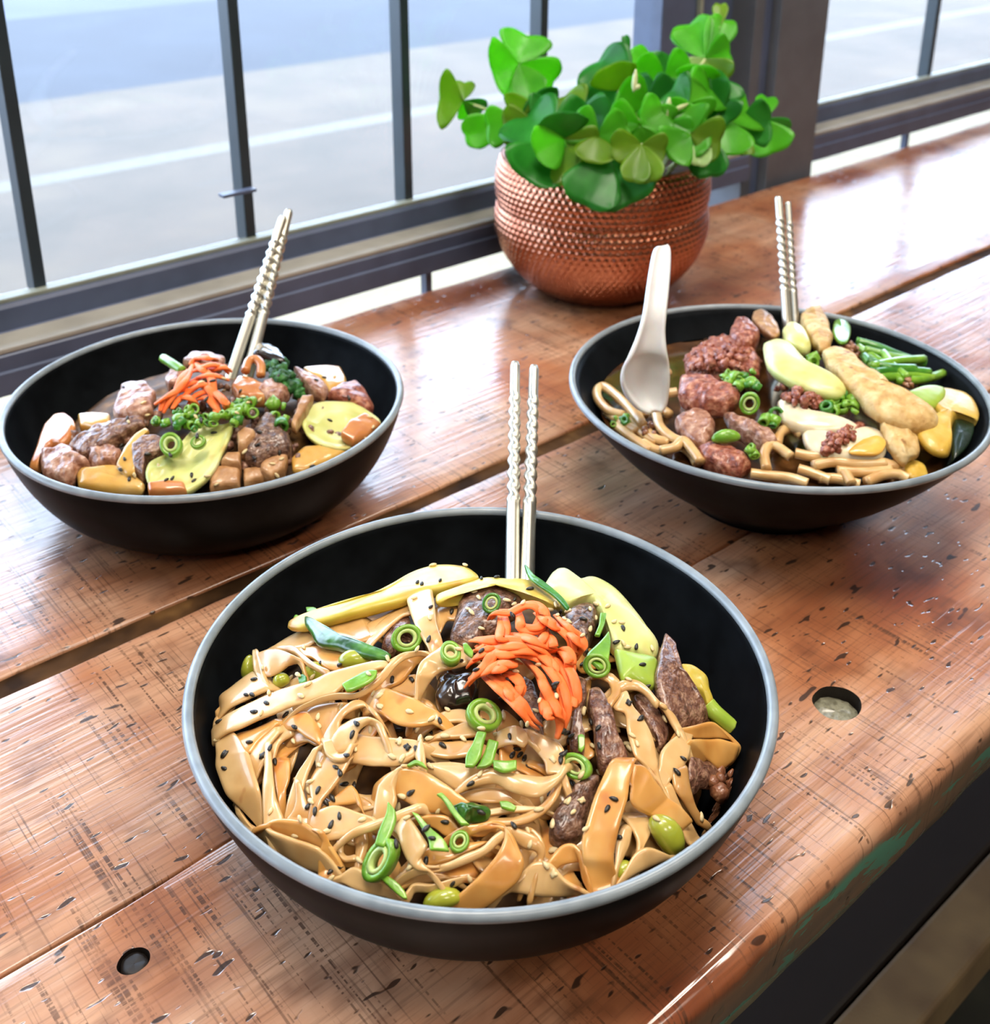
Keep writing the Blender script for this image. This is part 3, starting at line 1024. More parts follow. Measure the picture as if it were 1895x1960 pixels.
def strand(hp, path, offs, r, mat, name, label, cat, group=None, flat=1.0, n=26, seg=8, keep=True, r_end=None):
    """a round strand along measured picture points"""
    P = px(path)
    offs = offs if isinstance(offs, (list, tuple)) else [offs] * len(P)
    if len(offs) != len(P):
        offs = [o_[0] for o_ in catmull([(q,) for q in offs], len(P))]
    Q = [inside(hp, hp.hit(p_, o_ * 0.001)) for p_, o_ in zip(P, offs)]
    rr = r if r_end is None else [r * 0.5, r, r, r_end]
    V, F = tube(Q, rr, seg, flat, n=n)
    o = mk(name, V, F, mat)
    if keep:
        hp.keep(V, F)
    return tag(o, label, cat, group)

def ring(c, nrm, r, w, th, sq=1.0, ang=0.0, seg=22):
    """a cut ring (scallion): c centre, nrm axis, r radius, w height, th wall"""
    nrm = Vector(nrm).normalized()
    s = nrm.cross(Vector((0.3, 0.2, 0.9))).normalized()
    u = s.cross(nrm)
    V, F = [], []
    for k in range(seg):
        a = 2 * math.pi * k / seg
        ca, sa = math.cos(a), math.sin(a) * sq
        d = (s * math.cos(ang) + u * math.sin(ang)) * ca + (u * math.cos(ang) - s * math.sin(ang)) * sa
        for rr, hh in ((r, -w / 2), (r * 1.03, 0), (r, w / 2), (r - th, w / 2), (r - th, -w / 2)):
            V.append(c + d * rr + nrm * hh)
    for k in range(seg):
        k2 = (k + 1) % seg
        for j in range(5):
            j2 = (j + 1) % 5
            F.append([k * 5 + j, k * 5 + j2, k2 * 5 + j2, k2 * 5 + j])
    return V, F

# ---------------------------------------------------------------- food materials
NOOD = [food('wheat_noodle_' + k, st, 70, 0.33, sss=0.15, bump=0.12, bscale=260, coat=0.6, spots=sp)
        for k, st, sp in (('pale', [(0.3, 'cfa062'), (0.55, 'ddb67c'), (0.75, 'e8c896')], (110, 0.66, 0.8, 'b0703c')),
                          ('tan', [(0.3, 'bf8b4c'), (0.55, 'd2a466'), (0.75, 'e0ba82')], (120, 0.60, 0.78, 'a9622f')),
                          ('amber', [(0.3, 'cc8c42'), (0.55, 'dea458'), (0.75, 'eabc78')], (90, 0.56, 0.75, 'c4702a')))]
SAUCE = food('dark_noodle_sauce', [(0.3, '2c1b0e'), (0.55, '62421f'), (0.75, '936a3a')], 90, 0.55, bump=0.4, bscale=160, spec=0.2)
BEEF = food('braised_beef', [(0.3, '3a241b'), (0.5, '6a4a3a'), (0.68, '98765f')], 330, 0.38, bump=1.0, bscale=700, coat=0.4, sss=0.05)
BEEFR = food('seared_beef', [(0.3, '4f3024'), (0.5, '7d5644'), (0.68, 'ab866c')], 330, 0.36, bump=1.0, bscale=700, coat=0.5, sss=0.05)
MUSH = food('dark_mushroom', [(0.3, '130d0a'), (0.55, '2c211b'), (0.75, '5a4d42')], 120, 0.2, bump=0.6, bscale=240, coat=0.9)
BOKW = food('bok_choy_stalk', [(0.3, 'c4c86a'), (0.55, 'dadc92'), (0.75, 'e8e8b8')], 45, 0.38, sss=0.25, bump=0.15, bscale=180, coat=0.2, spots=(60, 0.58, 0.75, 'b98a35'))
BOKY = food('bok_choy_golden', [(0.3, 'b8a432'), (0.55, 'd0b84a'), (0.75, 'dcc874')], 60, 0.38, sss=0.25, bump=0.15, bscale=180, coat=0.2, spots=(60, 0.55, 0.72, 'b9822f'))
BOKG = food('bok_choy_green', [(0.3, '8aa72c'), (0.55, 'a5c046'), (0.75, 'bccf62')], 60, 0.38, sss=0.25, bump=0.15, bscale=180, coat=0.2)
BOKD = food('bok_choy_leaf', [(0.3, '1c4416'), (0.55, '3a6d22'), (0.75, '5f9636')], 110, 0.3, bump=0.5, bscale=260, coat=0.6)
CARR = food('pickled_carrot', [(0.3, 'fb6a28'), (0.55, 'ff8444'), (0.75, 'ffa068')], 60, 0.5, sss=0.12, bump=0.15, bscale=300, spec=0.3)
SCAL = food('scallion_green', [(0.3, '5c9422'), (0.55, '7eb032'), (0.75, '9cc650')], 90, 0.35, sss=0.2, bump=0.25, bscale=500, coat=0.4)
SCAI = food('scallion_pale', [(0.3, 'a4c060'), (0.7, 'cfdc96')], 90, 0.4, bump=0.2, bscale=500)
SCAD = food('scallion_dark', [(0.3, '2a6a1a'), (0.55, '458a26'), (0.75, '6aa53a')], 90, 0.35, sss=0.1, bump=0.25, bscale=500, coat=0.4)
EDAM = food('edamame', [(0.3, '96a02a'), (0.55, 'b0b43c'), (0.75, 'c2c25a')], 60, 0.28, sss=0.25, bump=0.1, bscale=300, coat=0.6)
MINCE = food('minced_pork', [(0.3, '6a3c28'), (0.55, '94603f'), (0.75, 'b98a66')], 260, 0.4, bump=0.6, bscale=600, coat=0.4, sss=0.1)
SEEDW = food('white_sesame', [(0.3, 'd9c08a'), (0.7, 'eedcb0')], 300, 0.4, bump=0, sss=0.1)
SEEDB = food('black_sesame', [(0.3, '1d1a14'), (0.7, '38332a')], 300, 0.35, bump=0)
# ---------------------------------------------------------------- front bowl
dA, dB = at(1405, 1450, 0.045), at(1400, 1560, 0.05)
HF = Heap(FC, 0.067, 0.040, 0.107, ((dA.x, dA.y, 0.020, 0.016), (dB.x, dB.y, 0.018, 0.018)))
HF.wall = COUPE
# bed of sauce under the noodles
V, F = [], []
nr, ns = 22, 72
for i in range(nr + 1):
    for k in range(ns):
        a, r = 2 * math.pi * k / ns, 0.090 * i / nr + 1e-5
        x, y = r * math.cos(a), r * math.sin(a)
        z = HF.h(x, y) - 0.0065 - 0.010 * (i / nr) ** 6 + 0.0022 * noise.noise(Vector((x, y, 0)) * 110)
        V.append(inside(HF, Vector((x, y, z))))
for i in range(nr):
    for k in range(ns):
        k2 = (k + 1) % ns
        F.append([i * ns + k, i * ns + k2, (i + 1) * ns + k2, (i + 1) * ns + k])
o = mk('noodle_sauce', V, F, SAUCE)
tag(o, 'dark brown sauce pooled among the wide noodles of the front bowl', 'sauce')
o['kind'] = 'stuff'
HF.keep(V, F)
GN = 'wide noodles in the front bowl'
LN = 'wide noodle half hidden under others in the front bowl'
# A edge, B edge, heights (mm), shade, label or None
RIB = [
 ("1:15,1020 45,1180 60,1330 2:55,130 80,270 170,410 320,540 470,690", "1:120,1090 250,1160 330,1300 2:375,30 425,200 475,380 490,540 485,690", [4, 6, 5, 0], [7, 9, 8, 1], 0, 'broad noodle sheet hugging the left wall of the front bowl'),
 ("1:15,1015 60,950 130,880 180,830", "1:120,1085 165,1040 215,960 250,880", [3, 5], [2, 3], 1, None),
 ("1:205,965 330,900 500,820 640,760 800,715 950,670 1100,600 1280,550 1450,510 1550,500", "1:240,1130 400,1060 600,980 740,920 900,880 1020,845 1150,800 1250,720 1400,650 1550,570", [8, 10, 11, 9], [9, 10, 10, 9], 0, 'long straight noodle lying diagonally across the left of the front bowl'),
 ("1:900,870 1000,830 1150,790 1300,790 1420,740 1530,640 1620,530 1740,430 3:474,830 560,845", "1:900,920 1020,880 1150,850 1330,840 1450,790 1580,690 1680,570 1780,490 3:474,880 560,890", [10, 11, 11], [8, 9, 9], 0, None),
 ("1:400,520 420,440 520,390 640,390 760,440 850,500 870,570", "1:520,690 510,655 570,640 650,600 720,550 800,520 860,590", [6, 10, 10, 7], [5, 6, 7, 6], 1, 'noodle arching over the edamame at the left of the front bowl'),
 ("1:395,430 405,560 440,660 520,745", "1:450,410 490,560 520,640 565,740", [8, 6, 5], [9, 7, 5], 0, None),
 ("1:140,780 260,690 390,600", "1:270,890 400,830 540,770", 4, 6, 0, 'triangular noodle end at the far left of the front bowl'),
 ("1:590,370 700,290 860,210", "1:700,400 880,380 980,330", 1, 3, 0, None),
 ("1:680,380 760,380 860,470 960,550 1080,600", "1:740,425 800,455 900,545 1000,600 1070,645", 8, 7, 1, None),
 ("1:860,380 1000,370 1240,400", "1:940,480 1060,570 1190,600", 4, 5, 2, None),
 ("1:1055,125 1200,120 1370,90", "1:1240,290 1380,335 1480,300", 3, 4, 1, None),
 ("1:1430,165 1560,110 1700,30 1800,0", "1:1480,305 1560,260 1650,180 1810,80", 2, 4, 1, None),
 ("3:0,700 150,560 300,460 400,420", "3:60,790 200,640 330,530 420,500", 3, 5, 1, None),
 ("3:370,390 410,520 470,660 560,810", "3:610,290 630,420 650,580 690,730", [8, 10, 9], [8, 10, 9], 0, 'short upright noodle strip under the golden stalk in the front bowl'),
 ("3:640,440 720,400 830,400", "3:690,660 740,570 800,560", 3, 2, 1, None),
 ("3:448,1270 450,1100 480,960 560,880 720,760", "3:505,1235 590,1110 690,1030 800,1000 940,960", [7, 12, 12, 9], [5, 8, 9, 8], 0, 'noodle draped over the dark mushroom in the front bowl'),
 ("3:110,1000 230,905 350,855 550,835", "3:220,1180 330,1120 430,1010 490,930", [8, 8], [2, 4], 2, None),
 ("3:215,1080 330,1060 450,1040", "3:215,1200 330,1230 440,1260", 2, 1, 1, None),
 ("4:190,80 330,130 480,190 640,290", "4:140,325 260,405 420,445 610,410", [7, 8], [7, 8], 2, 'square noodle patch with an orange chili stain in the front bowl'),
 ("4:-150,470 0,505 200,530 400,545 530,570", "4:-60,780 100,795 280,795 400,745 470,695", [6, 8], [6, 6], 0, None),
 ("4:545,560 700,570 850,565 1000,560", "4:545,695 700,720 830,725 960,710", 5, 5, 1, None),
 ("4:515,555 535,620 545,720", "4:480,640 455,700 470,745", 9, 7, 0, None),
 ("1:1040,1300 1040,1180 1130,1040 1250,900 1350,860 1480,940", "1:1180,1370 1190,1200 1200,1050 1320,945 1440,925 1520,1010", [6, 10, 9], [8, 10, 8], 1, 'coiled noodle in the left middle of the front bowl'),
 ("1:1200,1080 1330,1020 1480,1020 1570,1080 1600,1160", "1:1240,1330 1320,1260 1345,1150 1420,1075 1500,1085 1560,1180", [9, 12, 10], [8, 10, 9], 0, None),
 ("1:1030,1250 1060,1340 1150,1400 1240,1390 1300,1300", "1:1130,1230 1160,1330 1200,1350 1250,1320 1300,1210", 10, 8, 0, None),
 ("1:880,960 960,900 1080,880 1180,870", "1:900,1240 1000,1280 1090,1180 1150,1040", 5, 3, 1, None),
 ("1:760,990 880,960 930,1010", "1:800,1130 880,1200 1000,1270", 6, 5, 2, None),
 ("2:1030,20 950,180 900,300 930,430", "2:1300,60 1230,190 1140,320 1030,450", [6, 7], [8, 7], 1, None),
 ("2:880,330 900,500 960,640", "2:1030,440 1010,560 990,690", 5, 3, 1, None),
 ("2:505,-60 510,150 490,300 490,600 500,740", "2:565,-60 580,150 600,330 625,450 685,600", [6, 8, 7], [7, 8, 5], 0, 'narrow noodle running down beside the broad left sheet in the front bowl'),
 ("2:720,430 760,300 800,200 880,80 940,-10", "2:870,310 900,200 960,60 1000,-30", [6, 9], [7, 9], 0, None),
 ("2:790,290 790,420 760,530 700,605", "2:830,290 880,430 930,540 975,620", [8, 7, 6], [8, 6, 4], 1, None),
 ("2:580,100 590,250 620,420", "2:745,105 735,250 700,350", 2, 1, 2, None),
 ("1:260,1160 450,1110 600,1050", "1:380,1350 470,1230 620,1090", 4, 6, 2, None),
 ("1:560,1160 600,1080 700,1040", "1:600,1400 650,1260 760,1180", 4, 3, 0, None),
 ("1:380,1330 480,1210 580,1110", "1:520,1400 550,1280 640,1160", 5, 6, 0, None),
 ("2:525,670 560,710 660,750 800,790 990,855", "2:515,820 620,905 740,990 860,1060 970,1095", [10, 11, 10], [2, 2, 1], 0, 'looped noodle standing at the front left rim of the front bowl'),
 ("2:525,665 580,615 680,600 850,630 1010,740", "2:535,700 620,745 800,790 1000,855", [11, 12, 11], [6, 6, 7], 2, None),
 ("2:985,730 1025,800 990,950 985,1110", "2:1045,735 1100,850 1135,950 1145,1040", [12, 9, 3], [11, 6, 2], 2, None),
 ("2:240,490 260,600 330,690 490,810", "2:300,550 400,680 480,740 500,790", 1, 2, 0, None),
 ("2:1040,500 1150,480 1300,520 1500,600", "2:1110,810 1230,780 1330,720 1540,650", [8, 9], [6, 8], 0, 'folded noodle in the lower left middle of the front bowl'),
 ("2:1330,705 1480,640 1620,590 1895,470", "2:1340,765 1500,710 1640,650 1895,570", [9, 8], [8, 7], 0, None),
 ("2:1090,450 1200,350 1300,300 1360,420", "2:1120,500 1250,480 1340,470 1370,500", 5, 4, 2, None),
 ("4:110,970 180,900 280,830 340,795", "4:290,1120 268,1000 300,870 345,810", [8, 11], [6, 10], 0, None),
 ("4:330,795 450,800 620,880 800,1000 960,1125", "4:280,1080 380,1125 480,1180 590,1215 650,1200", [11, 10, 8], [5, 6, 5], 2, 'trumpet-shaped curled noodle at the centre of the front bowl'),
 ("4:570,775 720,750 860,760 950,780", "4:640,890 760,985 870,1045 940,1000", 6, 4, 0, None),
 ("4:1000,880 1120,830 1190,850 1300,850 1420,870 1600,890 1760,870 1805,800", "4:930,1000 1100,960 1200,960 1300,1020 1420,1060 1560,1080 1700,990 1805,860", [9, 10, 9, 9], [8, 8, 9, 9], 0, 'wavy broad noodle right of the scallions in the front bowl'),
 ("4:930,1010 1100,985 1260,1000 1340,1090", "4:960,1115 1080,1130 1200,1130 1350,1135", 5, 4, 1, None),
 ("4:1800,680 1800,850 1740,1080 1600,1240 1400,1330 1150,1345", "4:1755,880 1710,1000 1630,1130 1510,1210 1350,1275 1100,1290", [7, 7, 6], [6, 5, 5], 1, None),
 ("4:1480,450 1600,500 1760,580 1812,680 1795,800", "4:1490,600 1560,680 1620,760 1640,860 1730,870", [8, 9, 9], [6, 7, 8], 0, 'noodle curving round the right of the scallion pile in the front bowl'),
 ("4:1110,1180 1250,1160 1400,1150 1570,1160", "4:1120,1245 1260,1225 1400,1215 1570,1195", 6, 6, 0, None),
 ("4:1360,420 1440,460 1475,540", "4:1370,600 1430,625 1465,585", 9, 8, 0, None),
 ("4:620,520 760,450 900,390 1000,400", "4:640,560 780,540 900,540 1010,520", 6, 6, 1, None),
 ("4:710,300 850,280 950,300", "4:720,400 850,400 960,440", 4, 5, 0, None),
 ("5:300,480 330,600 390,720 470,790 570,805", "5:420,330 500,440 565,560 490,625 490,720", [9, 10, 10], [12, 12, 9], 0, 'rolled noodle tube at the lower middle of the front bowl'),
 ("5:500,745 600,770 750,730 900,660 1050,600 1150,500 1250,430", "5:560,812 700,785 850,745 1000,690 1120,620 1200,545 1265,490", [10, 10, 11], [8, 9, 10], 0, None),
 ("5:570,580 700,600 850,560 1000,570", "5:640,745 760,705 900,645 1100,545", 6, 7, 2, None),
 ("5:1080,400 1200,375 1262,440 1200,620 1050,800 900,950 680,1105", "5:1150,345 1285,400 1375,560 1440,720 1390,880 1250,1010 1125,1112", [12, 13, 12, 9, 3], [12, 13, 11, 7, 2], 2, 'glossy amber noodle folded over the front rim side of the front bowl'),
 ("5:915,390 1020,372 1150,345", "5:930,475 1060,485 1130,445", 9, 7, 2, None),
 ("5:1290,390 1420,430 1560,510 1622,620 1600,695", "5:1370,530 1450,600 1530,620 1560,655 1565,705", [10, 9, 7], [8, 8, 6], 1, None),
 ("5:1430,830 1500,720 1620,700 1700,730 1800,860 1895,935", "5:1300,985 1450,1015 1600,1030 1750,1025 1890,1005", [7, 9, 8], [3, 3, 2], 0, 'crumpled pale noodle at the front rim of the front bowl'),
 ("5:380,960 440,910 600,910 760,860 870,840", "5:400,1065 450,985 600,985 760,945 890,890", [6, 7], [3, 5], 0, None),
 ("5:420,850 560,800 690,815", "5:440,910 600,895 730,865", 4, 4, 1, None),
 ("5:330,800 400,740 460,800", "5:330,860 400,830 470,850", 3, 2, 0, None),
 ("5:500,290 620,280 760,300 860,410", "5:560,360 650,420 720,480 800,470", 6, 3, 2, None),
 ("2:1180,1115 1300,1040 1400,1070 1645,1220", "2:1200,1175 1300,1240 1450,1290 1610,1305", [5, 6], [3, 2], 0, 'noodle end lying at the lower left rim of the front bowl'),
 ("2:1150,840 1170,930 1230,990 1315,990", "2:1220,850 1220,920 1260,950 1325,940", 4, 3, 0, None),
 ("2:1325,790 1330,900 1330,1010", "2:1435,740 1445,850 1405,985", 2, 2, 1, None),
 ("7:550,565 480,720 410,880 350,1080 300,1260 300,1400 8:410,760 450,975", "7:785,570 740,730 720,900 660,1100 625,1250 8:690,650 705,780 745,865", [13, 14, 12, 9, 3], [14, 14, 12, 9, 3], 2, 'hero strap noodle folded down at the right front of the front bowl'),
 ("7:780,585 880,605 980,740 1085,890", "7:752,780 740,920 800,1000 895,1045", [14, 13, 9], [12, 9, 6], 2, 'flap of the folded strap noodle at the right front of the front bowl'),
 ("6:700,1330 7:690,130 710,290 770,490 850,570 930,650", "6:810,1140 7:775,60 865,170 945,330 985,520 1010,700 1065,850", [7, 9, 9, 9], [7, 9, 9, 8], 0, 'long strap noodle running down between the beef slices of the front bowl'),
 ("6:750,1070 860,1058 960,1110 1060,1220 1150,1330 7:1105,90 1185,245", "6:790,1150 900,1150 990,1210 1070,1310 7:960,20 1040,110 1130,265", [7, 9, 8], [7, 8, 7], 0, None),
 ("6:680,1000 750,1080 745,1190 690,1270", "6:560,1040 640,1090 660,1180 620,1230", 7, 6, 1, None),
 ("7:1180,250 1320,230 1460,190 1560,240 1712,392", "7:1290,350 1370,352 1500,352 1640,362 1705,400", [9, 11, 9], [7, 7, 7], 2, 'knotted amber noodle near the dark right side of the front bowl'),
 ("7:1270,352 1400,350 1560,352 1712,392", "7:1440,545 1500,605 1570,632 1655,570", [11, 11, 9], [7, 7, 6], 2, None),
 ("7:995,600 1010,480 1080,380 1180,305", "7:1110,730 1200,645 1275,520 1295,365", [6, 8], [7, 9], 0, None),
 ("7:1110,690 1140,820 1240,960 1345,1140", "7:1260,620 1285,800 1335,980 1395,1090", [7, 7, 5], [8, 9, 7], 1, None),
 ("7:1040,800 1090,950 1180,1150 1260,1300", "7:1115,765 1185,930 1270,1080 1355,1235", [6, 5, 4], [7, 6, 5], 0, None),
 ("8:770,310 840,400 890,500 900,585", "8:1010,300 1045,380 1010,480 960,585", 5, 4, 0, None),
 ("8:740,440 700,600 710,745", "8:845,440 815,580 725,745", 5, 4, 0, None),
 ("8:750,855 870,640 980,580 1100,610 1195,660", "8:800,865 930,800 1040,745 1160,695", [4, 8, 4], [3, 3, 3], 0, 'small noodle arc touching the right front rim of the front bowl'),
 ("8:100,690 200,565 300,540 390,600", "8:200,745 300,725 400,725 420,900", [7, 8], [4, 3], 2, None),
 ("8:-60,420 20,500 60,620 10,700", "8:-60,470 0,540 20,630 -20,700", 6, 5, 1, None),
]
for i, (A, B, za, zb, sh, lb) in enumerate(RIB):
    if not lb:
        qa = px(A) + px(B)
        ux, uy = sum(q[0] for q in qa) / len(qa), sum(q[1] for q in qa) / len(qa)
        wd_ = math.hypot(px(A)[1][0] - px(B)[1][0], px(A)[1][1] - px(B)[1][1])
        lb = '%s %s noodle in the %s %s of the front bowl' % ('narrow' if wd_ < 22 else 'broad', ('pale', 'tan', 'amber')[sh],
             'back' if uy < 1230 else 'upper middle' if uy < 1390 else 'lower middle' if uy < 1560 else 'front', 'far left' if ux < 560 else 'left' if ux < 760 else 'centre' if ux < 980 else 'right' if ux < 1220 else 'far right')
    ribbon(HF, A, B, za, zb, NOOD[sh], lb, GN, th=0.0015 + 0.0004 * rnd.random(), ext=0.010, cup=rnd.uniform(-0.5, 1.3))
# filler strands half hidden under the others
for i in range(90):
    a, r = rnd.uniform(0, 6.28), 0.085 * math.sqrt(rnd.random())
    x, y = r * math.cos(a), r * math.sin(a)
    u = proj((x, y, 0.06))
    if (u[0] > 1270 and u[1] < 1660) or u[1] < 1250 or u[1] > 1690:
        continue
    ang = rnd.uniform(0, 6.28)
    kk = rnd.uniform(-40, 40)
    P, Q = [], []
    for s in range(9):
        t = (s / 8 - 0.5) * rnd.uniform(0.035, 0.038)
        b = ang + t * kk
        c = Vector((x + t * math.cos(b), y + t * math.sin(b), 0))
        n_ = Vector((-math.sin(b), math.cos(b), 0)) * 0.0045
        tilt = 0.003 * math.sin(s * 0.9 + i)
        for L_, sg in ((P, 1), (Q, -1)):
            q = c + n_ * sg
            q.z = HF.h(q.x, q.y) - 0.0018 + tilt * sg + 0.0018 * math.sin(s * 0.7 + i * 2)
            L_.append(inside(HF, q))
    V, F = [], []
    for p1_, p2_ in zip(P, Q):
        V += [p1_, (p1_ + p2_) / 2, p2_]
    for s in range(8):
        for j in range(2):
            F.append([s * 3 + j, s * 3 + j + 1, s * 3 + j + 4, s * 3 + j + 3])
    o = mk('wide_noodle', V, F, NOOD[i % 3], solid=0.0016, sub=1)
    tag(o, LN, 'noodle', GN)
    HF.keep([v + Vector((0, 0, 0.0008)) for v in V], F)
# beef
GB = 'beef slices in the front bowl'
for ol, off, th, bu, ro, mt, lb in (
 ("3:820,440 860,330 960,210 1090,190 1230,260 1430,350 1400,430 1240,520 1240,660 1100,690 960,790 760,740 790,600", 5, 8, 5, 0.9, BEEF, 'large sesame-topped beef slice left of the carrot in the front bowl'),
 ("6:250,600 230,480 330,400 470,360 545,420 520,560 480,660 440,760 390,740 300,640", 5, 8, 5, 0.9, BEEF, 'seed-covered beef chunk right of the carrot in the front bowl'),
 ("6:1115,720 1150,610 1230,700 1270,830 1330,1000 1430,1140 1530,1300 1530,1421 1250,1440 1060,1150 1075,900", 9, 8, 4, 0.8, BEEFR, 'pointed brown beef slice standing at the right of the front bowl'),
 ("6:330,1000 440,1050 430,1200 400,1350 380,1500 7:330,460 200,420 6:310,1400 320,1200", 4, 7, 3.5, 0.8, BEEFR, 'beef strip just right of the carrot mound in the front bowl'),
 ("6:460,1120 560,1120 640,1260 7:580,60 640,330 740,560 640,600 500,630 430,500 400,200 350,60", 5, 7, 4, 0.8, BEEFR, 'reddish beef strip in the centre right of the front bowl'),
 ("6:860,1180 960,1170 1050,1270 1130,1390 7:1100,260 1030,430 960,330 880,170 800,60", 3, 5, 2, 0.6, BEEFR, 'beef slice between two strap noodles of the front bowl'),
 ("7:480,680 450,800 340,1100 270,1250 100,1290 10,1200 20,1080 110,950 200,850 250,760 400,690", 4, 8, 4, 0.9, BEEF, 'dark beef piece beside the hero strap noodle of the front bowl'),
 ("7:1280,520 1420,560 1560,650 1500,720 1380,730 1280,790 1260,650", 6, 6, 2.5, 0.9, BEEFR, 'torn beef scrap at the right edge of the front bowl'),
 ("3:1430,1050 1520,1120 1580,1300 1600,1421 4:1620,520 1560,430 1450,330 1380,170 1390,50", 4, 6, 2, 0.5, BEEF, 'beef sliver under the carrot shreds of the front bowl'),
 ("3:140,790 190,640 280,560 390,500 420,620 480,680 270,640 250,830", 2, 5, 2.5, 0.6, BEEFR, 'pale beef slice behind the scallion at the upper left of the front bowl'),
):
    blob(HF, ol, off, th, bu, ro, mt, 'beef_slice', lb, 'meat', GB, nz=260, p=0.45)
blob(HF, "3:640,1110 720,1030 860,1040 1000,1060 1030,1170 990,1290 870,1340 740,1330 640,1280", 4, 8, 4.5, 1.1, MUSH, 'mushroom', 'glossy black mushroom in the middle of the front bowl', 'mushroom', nz=200, p=0.5)
# minced bits in the emptied right side
for i in range(16):
    q = HF.hit((rnd.uniform(1365, 1425), rnd.uniform(1465, 1580)), 0.004 if i < 9 else 0.001)
    if i < 9:
        q = HF.hit((1378 + 22 * math.sin(i * 1.7) + i * 2.2, 1478 + i * 6), 0.006)
    bm = bmesh.new()
    bmesh.ops.create_icosphere(bm, subdivisions=2, radius=rnd.uniform(0.0016, 0.0034))
    V = [inside(HF, v.co + q + noise.noise_vector(v.co * 500 + Vector((i, 0, 0))) * 0.0009) for v in bm.verts]
    F = [[v.index for v in f.verts] for f in bm.faces]
    bm.free()
    tag(mk('meat_crumb', V, F, MINCE), 'small pale meat crumb in the emptied right side of the front bowl', 'meat', 'meat crumbs in the front bowl')
# bok choy
ch = blob(HF, "6:50,170 120,60 200,40 250,110 350,150 450,120 560,150 720,240 850,370 950,510 1050,650 1110,720 1070,860 900,800 700,800 640,620 560,470 430,350 250,400 150,320 40,250", 6, 7, 6, 0.5, BOKW, 'bok_choy', 'big pale green bok choy half at the back right of the front bowl', 'vegetable', 'bok choy in the front bowl', nz=90, p=0.5)
blob(HF, "6:680,760 850,800 1075,850 1060,1010 1050,1100 960,1100 860,1060 760,1060 720,930", 8, 4, 3, 0.4, BOKG, 'bok_choy', 'bright green bok choy leaf base beside the pointed beef slice in the front bowl', 'vegetable', 'bok choy in the front bowl', nz=90)
blob(HF, "6:1290,900 1420,930 1540,1020 1560,1150 1600,1260 1560,1330 1490,1200 1380,1090 1310,1000", 5, 5, 3, 0.7, BOKY, 'bok_choy', 'yellowing bok choy piece behind the pointed beef slice in the front bowl', 'vegetable', 'bok choy in the front bowl', nz=160)
strand(HF, "7:1440,40 1500,110 1580,180 1650,240", [7, 8, 8, 7], 0.0032, BOKG, 'bok_choy', 'short green stem end at the dark right side of the front bowl', 'vegetable', 'bok choy in the front bowl')
cy = blob(HF, "3:-720,560 -560,505 -350,450 0,345 200,250 400,140 560,70 720,40 900,50 1010,110 1040,170 900,215 700,265 540,300 330,380 100,440 -100,490 -350,560 -600,620 -720,610", 8, 5, 3, 0.3, BOKY, 'bok_choy', 'long golden bok choy stalk along the back left of the front bowl', 'vegetable', 'bok choy in the front bowl', nz=120, n=56)
blob(HF, "3:620,320 760,270 930,215 1080,165 1300,180 1500,190 1700,300 1790,400 1700,420 1500,330 1300,270 1120,215 950,260 800,350 640,400", 9, 4, 2.5, 0.3, BOKY, 'bok_choy', 'slim yellow stalk arching behind the carrot in the front bowl', 'vegetable', 'bok choy in the front bowl', nz=120, n=48)
blob(HF, "1:860,80 900,130 1000,180 1100,240 1200,330 1400,370 1560,420 1660,440 1620,480 1480,460 1300,420 1150,370 980,340 920,240 860,150", 9, 3, 2.4, 0.3, BOKD, 'bok_choy', 'dark green folded leaf hanging from the golden stalk in the front bowl', 'vegetable', 'bok choy in the front bowl', nz=140, n=48)
blob(HF, "4:770,1150 900,1120 1020,1140 1110,1170 1120,1230 1030,1250 960,1260 900,1300 840,1290 790,1220", 9, 3, 2.5, 1.0, BOKD, 'bok_choy', 'crumpled dark green leaf in the centre of the front bowl', 'vegetable', 'bok choy in the front bowl', nz=300)
# carrot shreds
CR = [
 "3:1150,540 1200,480 1330,480 1450,420 1560,420 1620,500 1560,600 1450,640", "3:1260,500 1270,600 1260,700 1330,720 1500,700", "3:1380,470 1400,560 1420,640 1560,650 1640,560 1640,480",
 "3:990,720 1120,720 1300,730 1500,760 1650,850", "3:1040,760 1200,780 1400,760 1560,800 1700,920 1800,1080", "3:920,980 1000,900 1150,830 1330,800 1500,830",
 "3:900,1160 980,1060 1080,960 1150,860 1300,800", "3:1060,1020 1180,950 1330,960 1340,990", "3:980,830 1100,840 1240,870 1400,860 1560,900 1700,1020 1790,1200",
 "3:1060,1060 1180,1160 1300,1260 1400,1360 4:1500,400 1560,450", "3:1120,1000 1240,1100 1330,1220 1420,1340 4:1480,380", "3:1200,1000 1330,1040 1400,1120 1380,1220 1380,1300",
 "3:1420,900 1560,1040 1620,1160 1680,1280 1740,1400 4:1760,420 1730,540", "3:1500,860 1640,960 1760,1100 1820,1250 1830,1400 4:1780,500", "3:1580,840 1720,920 1820,1040 1870,1180 1880,1330 4:1830,300",
 "3:1600,640 1680,720 1700,800 1690,880", "3:1640,600 1760,640 1860,740 1880,850 6:330,870", "6:130,500 240,600 340,680 390,780 350,870", "6:150,800 220,800 280,880 270,980 260,1050",
 "3:1700,880 1780,850 1840,900 1850,1000 1840,1080", "3:1300,700 1450,720 1600,780 1720,880", "3:1330,900 1250,980 1160,1010 1060,990", "3:1480,700 1560,760 1620,700 1640,620",
 "3:1620,1150 1620,1300 1640,1400 4:1700,300", "3:1000,840 1060,800 1180,790", "3:940,1080 1050,1010 1200,930 1380,930", "3:1560,480 1640,540 1720,620 1800,660",
]
